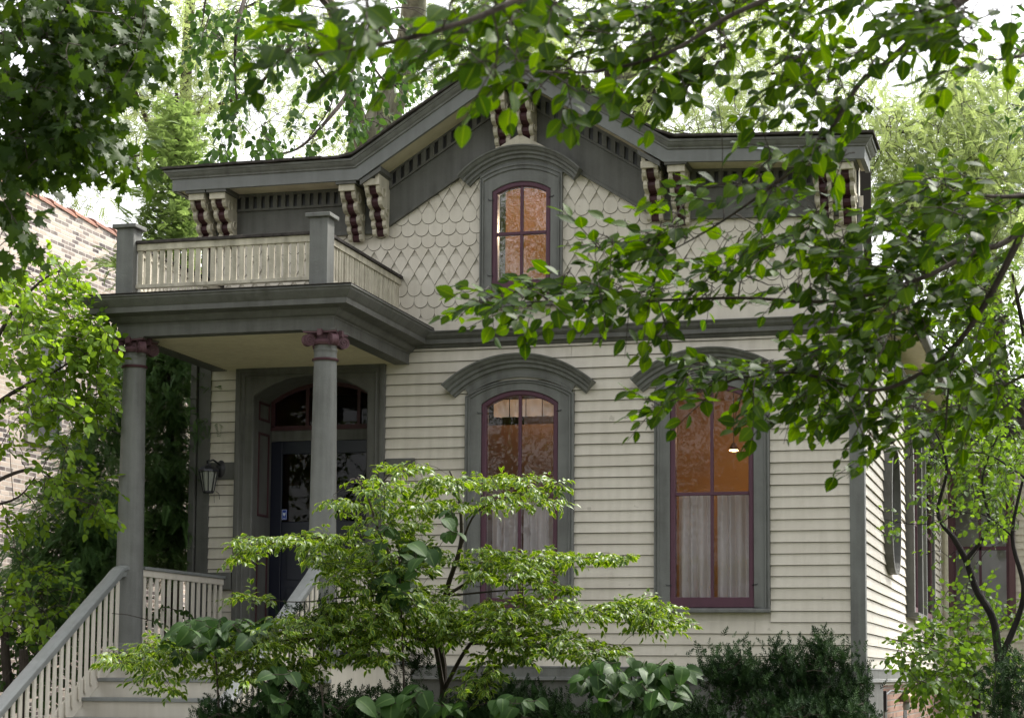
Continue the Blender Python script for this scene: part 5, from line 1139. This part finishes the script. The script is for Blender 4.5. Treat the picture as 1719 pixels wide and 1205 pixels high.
# dogwood with tiers --------------------------------------------------------
def dogwood():
    base = ground_at(735, 14.6); root = plant('variegated_dogwood', 'tiered shrub with yellow-edged leaves spreading in front of the porch and windows', 'shrub', tuple(base))
    wd = Wood(); tk = MB(); Pz = lambda q: [W(*r) for r in q]
    wd.limb([base]+Pz([(745, 1160, 14.6), (740, 1080, 14.6), (748, 1000, 14.6), (770, 930, 14.5), (775, 890, 14.5), (770, 830, 14.5), (755, 790, 14.5)]), .035, .006, 8, tk)
    obj('trunk', tk, M['bark'], root, smooth=True)
    br = [([(745, 1160, 14.6), (725, 1060, 14.4), (690, 1000, 14.3), (640, 900, 14.3), (620, 840, 14.3), (600, 800, 14.4)], .02, .005), ([(745, 1160, 14.6), (790, 1080, 14.4), (850, 1040, 14.2), (960, 1030, 14.1), (1060, 1020, 14.1), (1150, 1050, 14.1)], .018, .003),
          ([(740, 1080, 14.6), (640, 1060, 14.2), (520, 1070, 14.0), (400, 1080, 13.9), (280, 1090, 13.8), (185, 1105, 13.8)], .018, .003), ([(748, 1000, 14.6), (820, 960, 14.3), (900, 940, 14.2), (1000, 935, 14.2), (1060, 932, 14.2)], .014, .002),
          ([(770, 930, 14.5), (800, 860, 14.4), (860, 835, 14.3), (930, 815, 14.3)], .010, .002), ([(640, 900, 14.3), (560, 900, 14.2), (480, 910, 14.1), (395, 930, 14.1)], .010, .002), ([(690, 1000, 14.3), (600, 1000, 14.1), (500, 1010, 14.0), (395, 1000, 14.0)], .010, .002),
          ([(790, 1080, 14.4), (900, 1080, 14.0), (1000, 1090, 13.9)], .010, .002), ([(748, 1000, 14.6), (860, 990, 14.2), (960, 990, 14.1)], .01, .002), ([(620, 840, 14.3), (600, 810, 14.3), (560, 830, 14.3)], .006, .002), ([(620, 840, 14.3), (660, 790, 14.3), (700, 770, 14.3)], .006, .002)]
    for q, r0, r1 in br: wd.limb(Pz(q), r0, r1, 6)
    G = [(680, 785, 55, 7, 12, 14.4), (640, 815, 60, 10, 22, 14.3), (740, 812, 50, 12, 24, 14.4), (830, 808, 80, 9, 34, 14.3), (880, 838, 70, 8, 22, 14.3), (920, 818, 30, 10, 8, 14.3), (790, 845, 60, 8, 14, 14.4), (700, 850, 70, 12, 30, 14.3), (600, 845, 60, 8, 16, 14.3), (650, 880, 60, 16, 26, 14.2),
         (520, 905, 80, 9, 36, 14.1), (430, 912, 40, 9, 16, 14.1), (410, 935, 25, 7, 7, 14.1), (580, 930, 80, 18, 50, 14.2), (680, 930, 60, 26, 36, 14.2), (620, 975, 80, 22, 56, 14.1), (425, 1004, 40, 6, 9, 14.0), (560, 1020, 30, 10, 10, 14.0),
         (800, 935, 70, 12, 34, 14.3), (900, 940, 80, 12, 50, 14.2), (1000, 935, 60, 6, 22, 14.2), (850, 965, 70, 10, 34, 14.2), (930, 985, 40, 8, 12, 14.2), (700, 1000, 70, 14, 40, 14.2),
         (700, 1045, 90, 26, 90, 14.1), (600, 1040, 80, 26, 80, 14.0), (800, 1050, 80, 20, 70, 14.1), (880, 1020, 80, 14, 50, 14.1), (980, 1025, 70, 12, 40, 14.1), (1070, 1020, 60, 14, 40, 14.1), (1110, 1045, 50, 12, 26, 14.1), (900, 1070, 80, 18, 60, 14.0), (980, 1090, 70, 12, 30, 13.9), (860, 1100, 60, 12, 20, 14),
         (500, 1060, 80, 20, 60, 13.9), (400, 1075, 70, 16, 50, 13.9), (290, 1085, 60, 12, 36, 13.8), (210, 1105, 50, 9, 22, 13.8), (300, 1120, 60, 18, 26, 13.8), (400, 1120, 60, 20, 36, 13.8), (500, 1110, 60, 20, 36, 13.9), (620, 1090, 60, 18, 40, 13.9), (240, 1150, 20, 8, 4, 13.8), (290, 1160, 20, 6, 4, 13.8), (800, 1160, 22, 20, 12, 13.8), (810, 1120, 30, 14, 14, 13.9)]
    pts = []
    for px, py, rx, ry, n, Z in G: pts += ell(px, py, rx, ry*1.35, int(n*1.75), Z, .3)
    Lv = Leaves()
    for a in sort_near(pts, wd.nodes):
        d = wd.join(a, .002, n=3)
        twig_leaves(Lv, a-d*.03, d, int(rng.integers(6, 9)), .056, .14, flow=tuple(np.array([d[0], d[1], 0])*.8+np.array([rng.normal(), rng.normal(), 0])*.5), droop=.22, tilt=.4)
    Lv.build('foliage', T_dog, LM['dogwood'], root); finish(wd, root, M['bark'])
dogwood()
# big-leaved vine ------------------------------------------------------------
def vine(label, px, Z, G, size=.23):
    base = ground_at(px, Z); root = plant('broadleaf_vine', label, 'vine', tuple(base), 'big-leaved vines among the shrubs'); wd = Wood()
    wd.limb([base, base+np.array([.05, .1, .6]), W(px, G[0][1], Z)], .012, .006, 6); pts = []
    for gx, gy, rx, ry, n, gz in G: pts += ell(gx, gy, rx, ry, int(n*1.9), gz, .18)
    Lv = Leaves()
    for a in sort_near(pts, wd.nodes):
        d = wd.join(a, .003, n=4, sag=.2); Lv.add(a, norm(-CF*.6+CR*rng.normal()*.8+np.array([0, 0, -.35])+rv(.2)), norm(np.array([0, 0, 1.0])-CF*.22+rv(.34)), size*(.65+.6*rng.random()))
    Lv.build('foliage', T_heart, LM['vine'], root); obj('stem', wd.mb, M['bark'], root, smooth=True)
vine('big heart-shaped vine leaves over the stair side, below the porch railing', 360, 13.5, [(350, 1050, 50, 14, 14, 13.5), (320, 1075, 50, 20, 18, 13.5), (390, 1060, 40, 20, 14, 13.5), (430, 1050, 40, 16, 9, 13.6)], .105)
vine('dark vine leaves climbing through the middle of the dogwood', 670, 13.9, [(690, 930, 40, 24, 14, 13.9), (665, 970, 36, 26, 14, 13.9), (760, 880, 14, 30, 5, 14.1), (640, 870, 20, 40, 5, 14.0), (680, 1000, 30, 20, 8, 13.9)], .115)
vine('cluster of round vine leaves at the foot of the wall between the windows', 1060, 13.4, [(1030, 1130, 60, 30, 26, 13.4), (1110, 1125, 50, 18, 20, 13.4), (1060, 1170, 60, 30, 24, 13.3), (1130, 1160, 30, 20, 8, 13.4)], .105)
vine('vine leaves low in the shade left of the dogwood trunk', 540, 13.3, [(480, 1150, 40, 36, 12, 13.3), (690, 1170, 40, 20, 8, 13.3), (870, 1180, 40, 16, 7, 13.3), (640, 1180, 60, 16, 7, 13.3), (745, 1185, 40, 12, 5, 13.3)], .12)
# ---- trees across the street, behind the viewer: they shade the front and show in the glass
def far_tree(label, x, y, h, r, seed, n=260):
    root = plant('broadleaf_tree', label, 'tree', (x, y, 0), 'trees across the street'); wd = Wood(); tk = MB(); b = np.array([x, y, 0.])
    wd.limb([b, b+np.array([.2, 0, h*.25]), b+np.array([0, .2, h*.5])], .35, .2, 12, tk); obj('trunk', tk, M['bark'], root, smooth=True); wd.nodes = wd.nodes[-4:]; wd.r = wd.r[-4:]; Lv = Leaves()
    for _ in range(n):
        u = norm(rv())*rng.random()**.35; a = b+np.array([u[0]*r, u[1]*r, h*.66+u[2]*h*.36]); d = wd.join(a, .01, n=3)
        for _ in range(10): p = a+rv(.45); Lv.add(p, norm(rv()+np.array([0, 0, -.5])), norm(rv(.6)+np.array([0, 0, 1])), .34*(.6+.7*rng.random()))
    Lv.build('foliage', T_small, LM['mid'], root); finish(wd, root, M['bark'])
far_tree('tall street tree opposite, behind the viewer to the left', -5.6, -32, 21, 6.0, 1, 620)
far_tree('middle street tree opposite the cottage', 1.5, -35, 14, 5.0, 2, 420)
far_tree('street tree opposite, furthest right of the three', 15, -31, 12, 5.5, 3)
bush_tree('broadleaf_tree', 'broad tree added out of view on the right, its crown shading the side wall', 'tree', [(2300, 900, 23.5), (2250, 500, 23.5), (2150, 200, 23.5)], (.22, .1), [([(2150, 200, 23.5), (1950, 150, 24), (1850, 60, 24.5)], .06, .02)],
          [(2050, 60, 160, 120, 130, 23.5), (1900, 190, 110, 110, 90, 24), (2150, 250, 120, 120, 90, 23.5), (1830, 60, 60, 60, 26, 24.5), (2000, -60, 120, 80, 60, 24)], T_small, 'mid', .13, 9, .4, dz=1.3)  # tree added mostly out of frame to keep sun off the side wall

def shade_tree(label, x, y, h, r, zc, rz, n, seed):
    root = plant('broadleaf_tree', label, 'tree', (x+2, y, 0)); wd = Wood(); tk = MB(); b = np.array([x+2, y, 0.])
    wd.limb([b, b+np.array([0, 0, zc*.5]), np.array([x, y, zc])], .2, .08, 12, tk); obj('trunk', tk, M['bark'], root, smooth=True); wd.nodes = wd.nodes[-6:]; wd.r = wd.r[-6:]; Lv = Leaves()
    for _ in range(n):
        u = norm(rv())*rng.random()**.4; a = np.array([x+u[0]*r, y+u[1]*r, zc+u[2]*rz]); d = wd.join(a, .006, n=3)
        for _ in range(9): p = a+rv(.25); Lv.add(p, norm(rv()+np.array([0, 0, -.5])), norm(rv(.5)+np.array([0, 0, 1])), .15*(.6+.7*rng.random()))
    Lv.build('foliage', T_small, LM['mid'], root); finish(wd, root, M['bark'])
shade_tree('leafy tree added at the right edge, its crown shading the side wall', 10.9, 5.2, 12, 2.7, 8.6, 2.6, 380, 3)  # crown added towards the sun to shade the near part of the side wall
